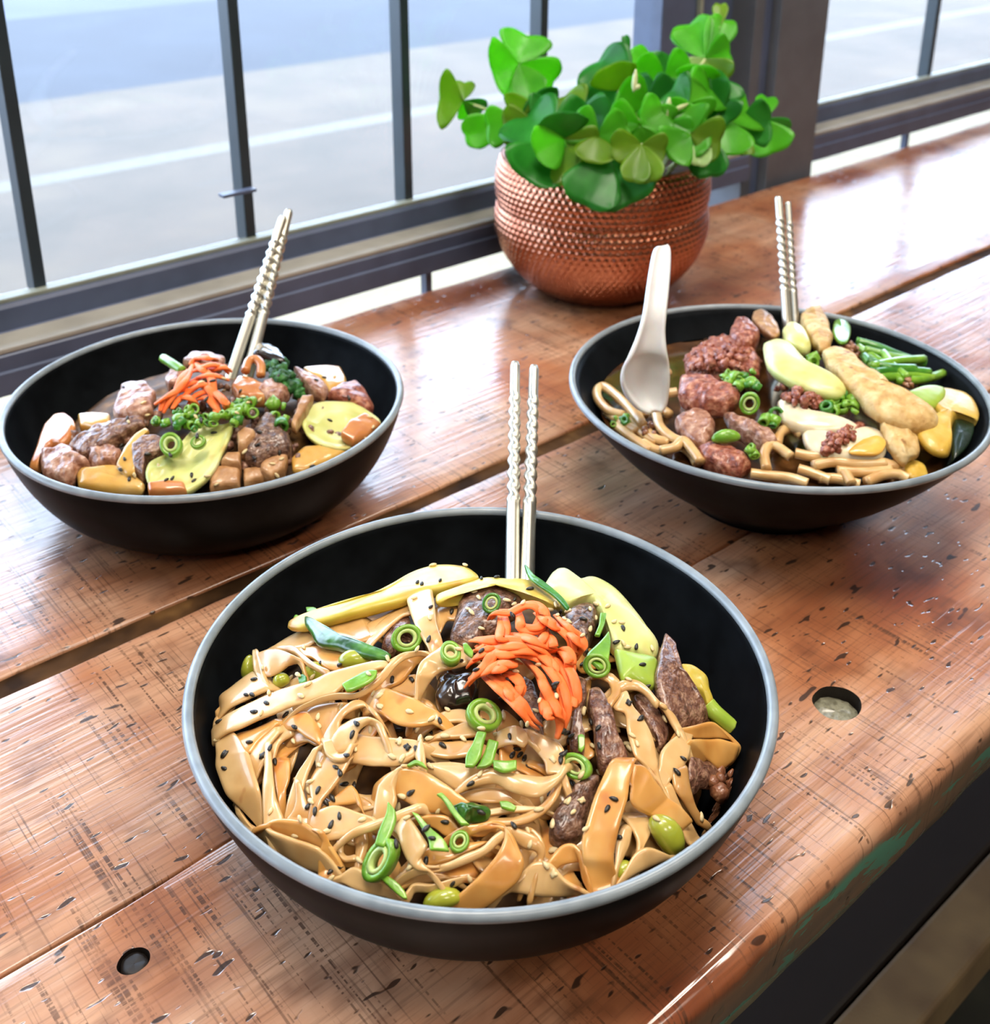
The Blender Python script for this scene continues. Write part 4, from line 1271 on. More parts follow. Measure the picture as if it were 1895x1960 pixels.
for i, c in enumerate(CR * 2):
    if i >= len(CR):
        jx, jy = rnd.uniform(-45, 45), rnd.uniform(-40, 40)
        c = ' '.join((w.split(':')[0] + ':' if ':' in w else '') + '%.0f,%.0f' % tuple(float(q) + j for q, j in zip(w.split(':')[-1].split(','), (jx, jy))) for w in c.split())
    n_ = len(c.split())
    strand(HF, c, [12 + 7 * math.sin(math.pi * k / (n_ - 1)) + rnd.uniform(-1, 4) * (0 < k < n_ - 1) for k in range(n_)], 0.0017 + 0.0005 * rnd.random(), CARR, 'carrot_shred',
           'orange pickled carrot shred in the mound on the front bowl', 'carrot', 'carrot shreds in the front bowl', flat=0.45, seg=8, r_end=0.0009)
# scallions: rings and slivers
GS = 'scallion pieces in the front bowl'
def scal_ring(hp, t, off, r, w, nrm, mat, lb, grp, sq=0.85):
    c = hp.hit(px(t)[0], off * 0.001)
    an = rnd.uniform(0, 3)
    V, F = ring(c, nrm, r, w, r * 0.30, sq, an)
    o = mk('scallion_ring', V, F, mat)
    V2, F2 = ring(c + Vector(nrm).normalized() * (w * 0.05), nrm, r * 0.66, w * 0.92, r * 0.22, sq, an)
    mk('inner_layer', V2, F2, SCAI, o)
    hp.keep(V, F)
    return tag(o, lb, 'scallion', grp)
vw = (CAM - Vector((0, 0, 0.06))).normalized()
scal_ring(HF, "3:370,720", 9, 0.0058, 0.004, vw + Vector((0.2, 0, 0)), SCAL, 'wide scallion ring under the short noodle strip at the back of the front bowl', GS)
scal_ring(HF, "3:770,860", 15, 0.0042, 0.004, vw + Vector((0.1, 0, 0.9)), SCAL, 'small scallion ring on the noodle over the mushroom in the front bowl', GS)
scal_ring(HF, "4:1070,330", 10, 0.0062, 0.0036, vw + Vector((0.5, 0.2, 0)), SCAL, 'scallion ring just right of the mushroom in the front bowl', GS)
scal_ring(HF, "6:530,920", 9, 0.0050, 0.004, vw, SCAL, 'yellow-green scallion ring right of the carrot in the front bowl', GS)
scal_ring(HF, "7:250,600", 8, 0.0056, 0.003, vw + Vector((-0.6, 0.2, 0.3)), SCAL, 'scallion ring beside the dark beef piece in the front bowl', GS, 0.7)
scal_ring(HF, "5:850,530", 9, 0.0034, 0.003, vw + Vector((0, 0, 0.8)), SCAL, 'tiny yellow scallion ring at the lower middle of the front bowl', GS)
scal_ring(HF, "2:1560,980", 10, 0.0070, 0.0045, vw + Vector((-0.4, 0.5, 0.2)), SCAL, 'largest scallion ring near the lower rim of the front bowl', GS, 0.62)
scal_ring(HF, "3:1140,400", 13, 0.0040, 0.003, vw, SCAD, 'olive scallion ring on the large beef slice in the front bowl', GS)
for A, B, z, mt, lb in (
 ("1:1200,720 1320,640 1420,590 1530,590", "1:1250,780 1300,770 1460,700 1520,640", 13, SCAL, 'flat scallion loop on the long diagonal noodle of the front bowl'),
 ("1:880,20 960,20 1010,60", "1:890,60 950,60 1000,80", 4, SCAL, 'scallion bit behind the golden stalk bend in the front bowl'),
 ("1:760,130 790,80 850,110", "1:770,210 820,220 850,150", 5, SCAL, 'scallion bit left of the golden stalk bend in the front bowl'),
 ("4:1010,480 970,580 910,680 900,800", "4:1100,490 1070,600 1040,720 980,800", 14, SCAL, 'left upright scallion piece of the pile on the front bowl'),
 ("4:1110,550 1080,650 1030,760 1000,810", "4:1210,570 1180,680 1150,770 1090,800", 13, SCAL, 'middle upright scallion piece of the pile on the front bowl'),
 ("4:1150,740 1250,740 1370,730", "4:1160,820 1260,850 1370,820", 13, SCAL, 'right short scallion piece of the pile on the front bowl'),
 ("4:640,1050 700,1100 780,1220 870,1330", "4:690,1030 770,1110 850,1230 950,1330", 12, SCAL, 'scallion strip running into the crumpled leaf of the front bowl'),
 ("5:200,160 180,280 120,420 80,560", "5:270,240 280,330 240,450 170,590", 14, SCAL, 'leaf-shaped scallion strip at the lower left of the front bowl'),
 ("5:415,260 480,360 560,500 580,610", "5:480,280 600,410 720,520 765,620", 14, SCAL, 'scallion strip dotted with black seeds at the lower middle of the front bowl'),
 ("5:120,850 200,930 280,1000 350,1050", "5:200,840 300,910 360,980 380,1050", 8, SCAL, 'scallion tail below the largest ring of the front bowl'),
 ("6:560,450 545,560 510,650", "6:625,450 600,560 560,660", 9, SCAL, 'green scallion strip beside the seed-covered beef chunk of the front bowl'),
 ("6:640,610 560,700 460,790 430,850", "6:660,700 640,880 600,950 560,960", 10, SCAL, 'pointed scallion leaf right of the carrot in the front bowl'),
 ("3:1435,50 1480,170 1560,240 1700,330 1830,470", "3:1460,70 1540,160 1640,230 1780,350 1850,450", 13, SCAD, 'thin dark scallion thread in front of the chopsticks of the front bowl'),
 ("4:1210,1110 1290,1110 1370,1160", "4:1230,1170 1290,1190 1350,1200", 10, SCAL, 'tiny scallion square on the curving noodle of the front bowl'),
 ("4:370,790 450,740 520,760", "4:400,800 470,780 570,830", 12, SCAL, 'scallion sliver above the trumpet noodle of the front bowl'),
 ("1:810,640 850,620 885,640", "1:820,710 860,715 885,690", 6, SCAD, 'round scallion bit beside the arching noodle of the front bowl'),
 ("7:265,320 300,310 325,330", "7:270,450 300,470 325,440", 8, SCAL, 'scallion bit wedged between beef strips of the front bowl'),
 ("3:880,770 920,770 980,850", "3:890,840 930,880 970,900", 15, SCAL, 'scallion half next to the small ring over the mushroom of the front bowl'),
):
    ribbon(HF, A, B, z, z, mt, lb, GS, name='scallion_piece', cat='scallion', th=0.0016, n=16)
# edamame
def bean(hp, t, off, a, b, c, ang, mat, lb, grp, name='edamame_bean', cat='bean'):
    q = hp.hit(px(t)[0], off * 0.001)
    bm = bmesh.new()
    bmesh.ops.create_uvsphere(bm, u_segments=20, v_segments=12, radius=1.0)
    V = []
    for v in bm.verts:
        x, y, z = v.co.x * a, v.co.y * b, v.co.z * c
        y -= 0.25 * b * (v.co.x ** 2)
        d = RT * (x * math.cos(ang) - y * math.sin(ang)) + UP * (x * math.sin(ang) + y * math.cos(ang)) - FW * z
        V.append(q + d)
    F = [[v.index for v in f.verts] for f in bm.faces]
    bm.free()
    o = mk(name, V, F, mat)
    hp.keep(V, F)
    return tag(o, lb, cat, grp)
GE = 'edamame beans in the front bowl'
for t, off, a, b, ang, lb in (("1:1320,480", 6, 0.0062, 0.0036, -0.05, 'edamame bean under the dark leaf of the front bowl'), ("1:650,670", 3, 0.0034, 0.0028, 0.4, 'edamame bean in the shade of the arching noodle of the front bowl'),
                              ("1:960,600", 3, 0.0048, 0.0038, -0.6, 'edamame bean right of the arching noodle of the front bowl'), ("8:1180,460", 6, 0.0078, 0.0047, -0.95, 'large edamame bean near the right front rim of the front bowl'),
                              ("5:690,1040", 4, 0.0062, 0.0032, 0.25, 'yellow edamame bean at the lower rim of the front bowl'), ("8:760,790", 2, 0.004, 0.003, 0.7, 'edamame bean hidden beside the hero strap of the front bowl'),
                              ("1:365,560", 1, 0.0032, 0.0050, 0.0, 'edamame bean at the far left wall of the front bowl')):
    bean(HF, t, off, a, b, b, ang, EDAM, lb, GE)
# sesame seeds, scattered on whatever lies uppermost
def seed_mesh(name, mat):
    bm = bmesh.new()
    bmesh.ops.create_uvsphere(bm, u_segments=8, v_segments=6, radius=1.0)
    for v in bm.verts:
        t = (v.co.x + 1) / 2
        w = 0.62 * (1 - 0.45 * t)
        v.co = Vector((v.co.x * 0.00165, v.co.y * 0.00165 * w, v.co.z * 0.00065))
    me = bpy.data.meshes.new(name)
    bm.to_mesh(me)
    bm.free()
    me.materials.append(mat)
    me.polygons.foreach_set('use_smooth', [True] * len(me.polygons))
    return me
SW, SB = seed_mesh('white_sesame_seed', SEEDW), seed_mesh('black_sesame_seed', SEEDB)
def seeds(hp, me, name, lb, grp, pts, s=1.0):
    tree = bvhtree.BVHTree.FromPolygons(hp.V, hp.F)
    for p_ in pts:
        d = ray(*p_).normalized()
        loc, nrm, _, _ = tree.ray_cast(CAM, d)
        if loc is None:
            continue
        if nrm.dot(d) > 0:
            nrm = -nrm
        nrm = (nrm + Vector((0, 0, 0.5))).normalized()
        o = bpy.data.objects.new(name, me)
        col.objects.link(o)
        o.location = loc + nrm * 0.0004
        o.rotation_euler = (nrm.to_track_quat('Z', 'X').to_matrix() @ Matrix.Rotation(rnd.uniform(0, 6.28), 3, 'Z')).to_euler()
        k = s * rnd.uniform(0.85, 1.12)
        o.scale = (k, k, k)
        tag(o, lb, 'seed', grp)
WS = px("1:490,560 740,660 810,630 940,640 860,380 1890,390 1495,800 1550,820 1195,920 1550,920 1350,990 990,1010 1000,1090 630,1080 545,790 475,975 835,820 900,715 1220,730 1370,730 770,1230 830,1230 1470,1130 1730,1230 1330,1300 1660,1370 1750,1390 75,1220 1450,620 1620,480 2:1000,120 920,270 905,350 560,540 830,605 790,755 930,450 1390,615 1070,720 1720,500 1800,600 1750,400 1820,1040 1110,1140 1360,985 3:610,60 900,60 985,305 1025,355 930,460 960,490 1050,635 1280,380 1340,410 1430,400 580,540 440,360 1570,950 1360,1025 1725,1250 1580,1290 1540,1380 130,1340 400,1390 740,1370 1120,1320 840,820 1730,420 1670,455 1840,470 1740,515 1800,550 1840,570 4:600,365 470,470 500,540 580,540 720,520 885,545 300,560 240,705 330,720 590,790 1050,440 1170,510 1250,335 1040,860 1700,730 1410,415 1470,400 1600,1100 1570,1185 660,1180 290,1170 1120,235 5:960,600 1030,560 1490,550 1480,430 1700,610 1700,810 940,860 400,760 660,235 6:470,410 520,490 270,430 235,500 190,460 400,650 470,590 690,525 760,535 770,720 805,755 1030,765 530,360 630,385 160,370 110,410 410,1320 160,1200 840,1150 820,1050 7:755,325 710,400 725,440 800,400 310,100 400,420 790,560 450,660 300,680 220,1020 170,920 300,910 40,1125 335,1170 45,1370 980,1080 1380,1060 1170,310 1060,170 40,540 8:145,600 145,820 70,740 280,160 390,155")
BSD = px("1:410,670 340,810 395,810 445,825 525,885 410,965 530,1025 465,1085 700,990 370,1240 555,1290 490,1360 150,1350 1010,520 1190,530 1660,670 1840,670 1250,1360 1300,1170 1340,1070 860,1260 780,1100 95,1050 1800,1280 2:140,150 135,20 490,35 600,90 1250,40 1150,140 1190,190 990,350 905,490 965,540 1060,455 1120,420 1320,305 1230,295 1185,580 1110,660 1835,370 715,410 1180,1040 1100,1085 3:470,215 510,230 675,200 590,440 575,730 780,480 1050,180 1190,170 1490,275 1560,225 1330,510 1350,370 240,1100 420,1100 1005,1010 1295,1105 1720,1155 1240,1280 855,930 1050,840 4:305,470 195,490 590,480 670,380 680,430 1080,385 700,605 850,530 780,550 930,530 380,620 460,640 1310,525 1790,470 1370,640 1400,690 1330,690 1440,720 1480,800 1800,680 1700,855 1770,740 1680,1040 950,950 410,1030 1050,1210 5:550,410 600,500 720,350 550,710 790,900 270,550 1340,385 6:770,585 710,710 890,750 945,915 990,1105 520,970 400,910 540,545 530,640 410,500 210,435 820,1260 930,1400 160,1090 440,800 7:730,30 830,180 390,200 450,260 460,420 130,280 130,490 45,665 590,900 530,990 1220,535 1160,655 20,850 220,760 630,1250 170,300 210,330 180,380 8:720,490")
seeds(HF, SW, 'white_sesame_seed', 'white sesame seed sprinkled over the front bowl', 'white sesame seeds on the front bowl', WS)
seeds(HF, SB, 'black_sesame_seed', 'black sesame seed sprinkled over the front bowl', 'black sesame seeds on the front bowl', BSD)
# ---------------------------------------------------------------- shared small bits
TOFU = food('fried_tofu', [(0.3, '9a6a3e'), (0.55, 'b98a5c'), (0.75, 'd0a878')], 160, 0.45, bump=0.4, bscale=400, coat=0.3, sss=0.1)
PORK = food('glazed_pork', [(0.3, '7c4c38'), (0.5, 'a87860'), (0.7, 'd0ac96')], 260, 0.36, bump=0.9, bscale=420, coat=0.3, sss=0.1)
RPORK = food('red_braised_pork', [(0.3, '6a3022'), (0.5, '9a5540'), (0.7, 'c48a6e')], 280, 0.4, bump=1.0, bscale=480, coat=0.25, sss=0.1)
EGGW = food('egg_white', [(0.3, 'dcc9a0'), (0.55, 'ece0c2'), (0.75, 'f2ead4')], 60, 0.28, sss=0.3, bump=0.05, coat=0.5, spots=(60, 0.6, 0.8, 'd2a862'))
EGGY = food('soft_yolk', [(0.3, 'd9a23a'), (0.7, 'e8bc58')], 80, 0.3, sss=0.2, bump=0.1, coat=0.5)
BATTER = food('pale_batter', [(0.3, 'b58a4c'), (0.5, 'd0ac6e'), (0.75, 'e0c896')], 110, 0.55, bump=1.0, bscale=320, sss=0.1, spots=(160, 0.64, 0.78, '8f5c38'))
SQUASH = food('yellow_squash', [(0.3, 'c39a34'), (0.55, 'd6b24c'), (0.75, 'e2c870')], 90, 0.4, bump=0.3, bscale=300, coat=0.3, sss=0.15)
SKIN = food('dark_squash_skin', [(0.3, '0f1c10'), (0.7, '22381d')], 60, 0.3, bump=0.2, coat=0.4)
BROTH = food('brown_broth', [(0.3, '331d0d'), (0.55, '523218'), (0.75, '744c26')], 60, 0.08, bump=0.15, bscale=120, coat=1.0)
RAMEN = food('ramen_noodle', [(0.3, 'c6965a'), (0.55, 'dab47a'), (0.75, 'e8cb98')], 70, 0.34, sss=0.2, bump=0.05, coat=0.6)
SHEET = food('orange_noodle_sheet', [(0.3, 'b86a34'), (0.55, 'd08c4e'), (0.75, 'e0a868')], 50, 0.3, sss=0.25, bump=0.1, coat=0.7)
YNOOD = food('yellow_noodle_sheet', [(0.3, 'c9943c'), (0.55, 'dcae58'), (0.75, 'e6c480')], 50, 0.3, sss=0.25, bump=0.1, coat=0.7)
BROC = food('broccoli_green', [(0.3, '143a18'), (0.55, '2d6a2a'), (0.75, '58984a')], 180, 0.5, bump=0.8, bscale=600)

def crumbs(hp, outline, n_, off, rmin, rmax, mat, name, label, cat, seedv, shape=(1, 1, 1)):
    """loose crumbs nobody could count, heaped inside a measured outline"""
    R = random.Random(seedv)
    P = px(outline)
    x0, x1 = min(p[0] for p in P), max(p[0] for p in P)
    y0, y1 = min(p[1] for p in P), max(p[1] for p in P)
    def inpoly(x, y):
        c = False
        for (ax, ay), (bx, by) in zip(P, P[1:] + P[:1]):
            if (ay > y) != (by > y) and x < (bx - ax) * (y - ay) / (by - ay) + ax:
                c = not c
        return c
    cx_, cy_ = sum(p[0] for p in P) / len(P), sum(p[1] for p in P) / len(P)
    V, F = [], []
    bm = bmesh.new()
    bmesh.ops.create_icosphere(bm, subdivisions=2, radius=1.0)
    U = [v.co.copy() for v in bm.verts]
    T = [[v.index for v in f.verts] for f in bm.faces]
    bm.free()
    k = 0
    while k < n_:
        x, y = R.uniform(x0, x1), R.uniform(y0, y1)
        if not inpoly(x, y):
            continue
        k += 1
        e = max(abs(x - cx_) / (x1 - x0), abs(y - cy_) / (y1 - y0)) * 2
        q = inside(hp, hp.hit((x, y), (off * (1 - 0.6 * e * e) + R.uniform(-1.5, 0.5)) * 0.001))
        r = R.uniform(rmin, rmax)
        sx, sy, sz = (R.uniform(0.7, 1.4) * shape[i] for i in range(3))
        a = R.uniform(0, 6.28)
        b = len(V)
        for u in U:
            w = Vector((u.x * sx, u.y * sy, u.z * sz)) * r
            w += noise.noise_vector(u * 1.7 + Vector((k, 0, 0))) * (r * 0.45)
            V.append(q + Vector((w.x * math.cos(a) - w.y * math.sin(a), w.x * math.sin(a) + w.y * math.cos(a), w.z)))
        F += [[i + b for i in t] for t in T]
    o = mk(name, V, F, mat)
    hp.keep(V, F)
    tag(o, label, cat)
    o['kind'] = 'stuff'
    return o

def bed(hp, R, drop, mat, name, label, flat=None, amp=0.0022):
    V, F = [], []
    nr, ns = 22, 72
    for i in range(nr + 1):
        for k in range(ns):
            a, r = 2 * math.pi * k / ns, (R if flat is not None else R * 0.9) * i / nr + 1e-5
            x, y = hp.c.x + r * math.cos(a), hp.c.y + r * math.sin(a)
            z = flat if flat is not None else hp.h(x, y) - drop - 0.012 * (i / nr) ** 6 + amp * noise.noise(Vector((x, y, 0)) * 110)
            V.append(inside(hp, Vector((x, y, z))))
    for i in range(nr):
        for k in range(ns):
            k2 = (k + 1) % ns
            F.append([i * ns + k, i * ns + k2, (i + 1) * ns + k2, (i + 1) * ns + k])
    o = mk(name, V, F, mat)
    tag(o, label, 'sauce' if flat is None else 'broth')
    o['kind'] = 'stuff'
    hp.keep(V, F)

# ---------------------------------------------------------------- left bowl, by the window
HL = Heap(LC, 0.068, 0.042, 0.107)
HL.wall = COUPE
bed(HL, 0.098, 0.007, SAUCE, 'stew_sauce', 'dark sauce under the meat in the bowl by the window')
GL = 'pieces in the bowl by the window'
for ol, off, th, bu, ro, mt, nm, ct, lb, nz in (
 ("a:260,1490 330,1290 400,1100 500,1000 600,985 670,1040 690,1110 640,1220 560,1290 480,1280 380,1350 340,1480", 5, 5, 2.5, 0.3, SHEET, 'noodle_sheet', 'noodle', 'curled orange noodle sheet at the left end of the bowl by the window', 80),
 ("a:700,1010 850,1000 1000,1010 1000,1080 850,1130 720,1120", 3, 4, 2, 0.3, YNOOD, 'noodle_sheet', 'noodle', 'yellow noodle sheet behind the brown meat in the bowl by the window', 80),
 ("a:360,1330 460,1340 580,1290 640,1290 700,1380 830,1440 700,1480 680,1560 600,1620 440,1590 370,1560", 6, 7, 4, 0.9, PORK, 'meat_piece', 'meat', 'brown pork wedge at the left front of the bowl by the window', 150),
 ("a:600,1290 720,1220 850,1130 1000,1090 1180,1060 1320,1040 1330,1090 1200,1150 1050,1230 980,1300 860,1360 700,1370", 7, 6, 4, 1.2, BEEFR, 'meat_piece', 'meat', 'shredded brown meat strip across the left of the bowl by the window', 200),
 ("a:820,1330 1000,1290 1100,1350 1060,1440 900,1460 800,1430", 6, 5, 3, 1.2, PORK, 'meat_piece', 'meat', 'small pink meat scraps left of the pale bok choy in the bowl by the window', 220),
 ("a:680,1540 720,1500 900,1480 1050,1480 1150,1500 1250,1580 1330,1640 1300,1700 1000,1690 800,1670 700,1640", 4, 4, 2.5, 0.4, YNOOD, 'noodle_sheet', 'noodle', 'yellow noodle sheet at the front left rim of the bowl by the window', 100),
 ("a:1050,1480 1110,1330 1230,1180 1330,1120 1365,1160 1230,1270 1180,1400 1230,1540 1150,1560", 8, 4, 2, 0.3, YNOOD, 'noodle_sheet', 'noodle', 'thin pale noodle beside the brown cube in the bowl by the window', 100),
 ("a:1185,1290 1290,1200 1420,1180 1480,1230 1470,1330 1320,1400 1300,1560 1190,1480", 9, 8, 2, 0.5, BEEFR, 'meat_piece', 'meat', 'brown meat cube left of the pale bok choy in the bowl by the window', 160),
 ("a:1010,960 1100,740 1180,705 1330,715 1420,800 1380,900 1400,960 1280,1010 1150,1010 1060,1010", 9, 8, 3, 0.6, PORK, 'meat_piece', 'meat', 'pink seed-speckled pork cube left of the carrot in the bowl by the window', 140),
 ("a:1310,1560 1330,1450 1450,1380 1550,1340 1640,1240 1760,1110 b:20,1080 150,1080 240,1040 200,1180 130,1330 60,1480 -20,1580 a:1720,1690 1540,1720 1380,1690", 10, 7, 5, 0.5, BOKW, 'bok_choy', 'vegetable', 'pale bok choy half in the middle front of the bowl by the window', 70),
 ("a:1330,1640 1500,1610 1680,1630 1700,1700 1500,1725 1345,1715", 12, 4, 2, 0.3, SHEET, 'noodle_sheet', 'noodle', 'orange noodle end on the pale bok choy in the bowl by the window', 90),
 ("b:480,720 600,690 740,790 640,880 520,870 440,800", 9, 5, 3, 0.6, PORK, 'meat_piece', 'meat', 'pink pork slice right of the carrot in the bowl by the window', 140),
 ("b:760,580 850,620 1000,700 1085,770 1040,850 930,800 830,700", 9, 5, 3, 0.5, PORK, 'meat_piece', 'meat', 'grey-pink pork slice beside the broccoli in the bowl by the window', 140),
 ("b:850,580 1050,570 1200,575 1250,680 1250,740 1100,800 1000,690 900,640", 6, 4, 2, 0.3, YNOOD, 'noodle_sheet', 'noodle', 'yellow noodle sheet at the back right of the bowl by the window', 90),
 ("b:1060,830 1200,730 1340,720 1430,810 1500,920 1470,970 1330,930 1200,870", 6, 6, 4, 0.7, RPORK, 'meat_piece', 'meat', 'red-brown meat slice at the right wall of the bowl by the window', 140),
 ("b:830,1080 950,890 1280,880 1480,980 1570,1080 1480,1180 1320,1290 1150,1310 980,1260 880,1180", 7, 6, 4, 0.5, BOKW, 'bok_choy', 'vegetable', 'yellow-green bok choy half at the right front of the bowl by the window', 70),
 ("b:1190,1180 1280,1060 1420,990 1570,1090 1440,1200 1300,1260", 11, 4, 2, 0.4, SHEET, 'noodle_sheet', 'noodle', 'orange noodle end on the right bok choy in the bowl by the window', 100),
 ("b:400,1180 500,1000 560,1000 680,1130 770,1260 740,1340 560,1390 440,1440 340,1400 300,1330", 9, 9, 4, 0.9, BEEF, 'meat_piece', 'meat', 'dark charred meat chunk in the right middle of the bowl by the window', 180),
 ("b:250,1210 330,1150 430,1180 430,1240 340,1330 260,1320", 11, 6, 4, 0.3, TOFU, 'tofu_cube', 'tofu', 'rounded tan tofu bit left of the dark meat chunk in the bowl by the window', 140),
 ("b:0,1560 60,1480 290,1480 280,1640 0,1680", 5, 6, 2, 0.4, TOFU, 'tofu_cube', 'tofu', 'tan tofu cube right of the pale bok choy base in the bowl by the window', 160),
 ("b:310,1510 440,1490 560,1530 480,1600 310,1640", 4, 6, 2, 0.4, TOFU, 'tofu_cube', 'tofu', 'flat tan tofu cube at the front rim of the bowl by the window', 160),
 ("b:460,1470 560,1390 720,1380 690,1500 560,1580 470,1520", 7, 7, 2, 0.4, TOFU, 'tofu_cube', 'tofu', 'tan tofu cube below the dark meat chunk in the bowl by the window', 160),
 ("b:100,1450 160,1370 290,1360 290,1470", 8, 7, 2, 0.4, TOFU, 'tofu_cube', 'tofu', 'brown tofu cube tucked behind the front cubes in the bowl by the window', 160),
 ("b:740,1400 860,1300 1000,1290 1150,1320 1310,1310 1100,1440 850,1530 750,1510", 4, 4, 2, 0.4, YNOOD, 'noodle_sheet', 'noodle', 'yellow noodle sheet under the right bok choy in the bowl by the window', 90),
 ("b:740,1110 850,830 950,830 890,960 780,1130", 11, 4, 2, 0.5, TOFU, 'noodle_sheet', 'noodle', 'narrow brown noodle strip left of the right bok choy in the bowl by the window', 140),
 ("b:200,760 250,660 380,690 540,760 540,860 380,870 250,840", 8, 5, 3, 0.5, SHEET, 'noodle_sheet', 'noodle', 'orange noodle folded right of the carrot in the bowl by the window', 140),
 ("b:390,460 440,370 520,370 640,430 700,530 600,520 500,490", 12, 4, 2.5, 0.6, MUSH, 'mushroom', 'mushroom', 'dark glossy mushroom beside the chopsticks in the bowl by the window', 160),
 ("a:1650,520 1720,450 1895,440 b:60,470 150,490 120,560 a:1800,560", 12, 4, 2, 0.6, PORK, 'meat_piece', 'meat', 'pale meat slice behind the carrot in the bowl by the window', 160),
 ("a:1490,700 1530,610 1640,560 1700,600 1620,720 1520,740", 9, 5, 2, 0.6, PORK, 'meat_piece', 'meat', 'small pink meat bit behind the carrot in the bowl by the window', 160),
):
    sh_ = ct in ('meat', 'tofu', 'noodle')
    blob(HL, ol, off, th + (3 if sh_ else 0), bu, ro * (1.7 if ct == 'meat' else 1.2), mt, nm, lb, ct, GL, nz=nz, p=0.3 if sh_ else 0.4, sharp=sh_, n=56 if sh_ else 40, dish=8.0 if nm == 'bok_choy' else 0.0)
crumbs(HL, "a:500,1200 900,1000 1300,900 1700,700 b:300,700 900,750 1300,900 1400,1150 900,1450 300,1550 a:1500,1600 900,1600", 170, 4, 0.0014, 0.0032, BEEFR, 'minced_meat', 'brown minced meat filling the gaps in the bowl by the window', 'meat', 9)
br_ = crumbs(HL, "b:500,560 560,460 680,500 740,640 860,760 820,840 720,760 560,680", 46, 12, 0.0018, 0.0032, BROC, 'broccoli_floret', 'dark green broccoli floret beside the chopsticks in the bowl by the window', 'vegetable', 3)
del br_['kind']
strand(HL, "b:330,620 360,530 420,510 470,560 470,660", [12, 14, 15, 14, 11], 0.0026, SHEET, 'noodle_sheet', 'small orange noodle loop by the chopstick tips in the bowl by the window', 'noodle', GL)
strand(HL, "a:1480,500 1560,550 1650,610", [12, 12, 11], 0.0026, SCAL, 'scallion_piece', 'green scallion spear behind the carrot in the bowl by the window', 'scallion', 'scallions in the bowl by the window')
for i, c in enumerate(("a:1480,1000 1560,850 1680,700 1750,560", "a:1400,920 1560,820 1700,740 1830,700", "a:1720,560 1780,500 1895,500 b:80,520", "a:1700,640 1800,600 b:20,560 120,580 180,640",
                       "a:1620,900 1720,800 1830,740 b:60,760", "a:1700,960 1760,850 1895,800 b:100,840 180,920", "a:1800,720 b:0,780 60,900 60,1000", "a:1830,760 b:60,820 140,900 160,980",
                       "a:1740,700 1850,660 b:60,660 180,700", "a:1500,900 1600,800 1660,660 1760,580", "a:1450,980 1500,870 1640,790 1760,800", "a:1780,880 b:-20,860 60,940 100,990",
                       "a:1760,520 1830,600 1895,640 b:120,660", "b:-60,560 40,600 140,580 200,620", "a:1560,960 1640,860 1740,870 1800,930", "a:1830,560 b:20,680 40,800 110,900")):
    n_ = len(c.split())
    strand(HL, c, [12 + 4 * math.sin(math.pi * k / (n_ - 1)) + rnd.uniform(-1, 3) for k in range(n_)], 0.0024, CARR, 'carrot_shred', 'orange pickled carrot shred in the mound on the bowl by the window', 'carrot', 'carrot shreds in the bowl by the window', flat=0.5, seg=6, r_end=0.0014)
# chopped scallion over the carrot foot
def chop_rings(hp, outline, n_, off, r0, r1, lb, grp, sd):
    R = random.Random(sd)
    P = px(outline)
    x0, x1 = min(p[0] for p in P), max(p[0] for p in P)
    y0, y1 = min(p[1] for p in P), max(p[1] for p in P)
    for k in range(n_):
        q = hp.hit((R.uniform(x0, x1), R.uniform(y0, y1)), (off + R.uniform(-1, 2)) * 0.001)
        r = R.uniform(r0, r1)
        nrm = Vector((R.uniform(-1, 1), R.uniform(-1, 1), R.uniform(0.1, 1)))
        V, F = ring(q, nrm, r, r * R.uniform(0.8, 1.6), r * 0.4, R.uniform(0.6, 1), R.uniform(0, 3), 12)
        o = mk('scallion_ring', V, F, SCAL if R.random() < 0.65 else SCAD)
        hp.keep(V, F)
        tag(o, lb, 'scallion', grp)
GLS = 'scallions in the bowl by the window'
LS = 'chopped green scallion ring below the carrot of the bowl by the window'
chop_rings(HL, "a:1560,960 1895,1150", 22, 14, 0.0016, 0.0034, LS, GLS, 1)
chop_rings(HL, "b:0,980 260,1100", 14, 15, 0.0016, 0.0034, LS, GLS, 2)
chop_rings(HL, "b:230,830 420,1000", 10, 12, 0.0018, 0.0036, LS, GLS, 3)
chop_rings(HL, "a:1390,1050 1520,1120", 6, 13, 0.0016, 0.003, LS, GLS, 4)
chop_rings(HL, "b:580,900 700,1180", 7, 10, 0.002, 0.004, 'chopped scallion ring right of the dark meat chunk of the bowl by the window', GLS, 5)
scal_ring(HL, "a:1555,1290", 17, 0.0062, 0.005, (-0.5, -0.6, 0.8), SCAL, 'pale scallion ring resting on the bok choy of the bowl by the window', GLS)
scal_ring(HL, "a:1800,1265", 17, 0.0038, 0.004, (-0.5, -0.6, 0.8), SCAL, 'small scallion ring inside the bok choy of the bowl by the window', GLS)
tree = None
R = random.Random(5)
pts = [(R.uniform(230, 720), R.uniform(690, 930)) for _ in range(70)]
seeds(HL, SB, 'black_sesame_seed', 'black sesame seed on the bowl by the window', 'black sesame seeds on the window bowl', pts[:42], 1.1)
seeds(HL, SW, 'white_sesame_seed', 'white sesame seed on the bowl by the window', 'white sesame seeds on the window bowl', pts[42:], 1.1)

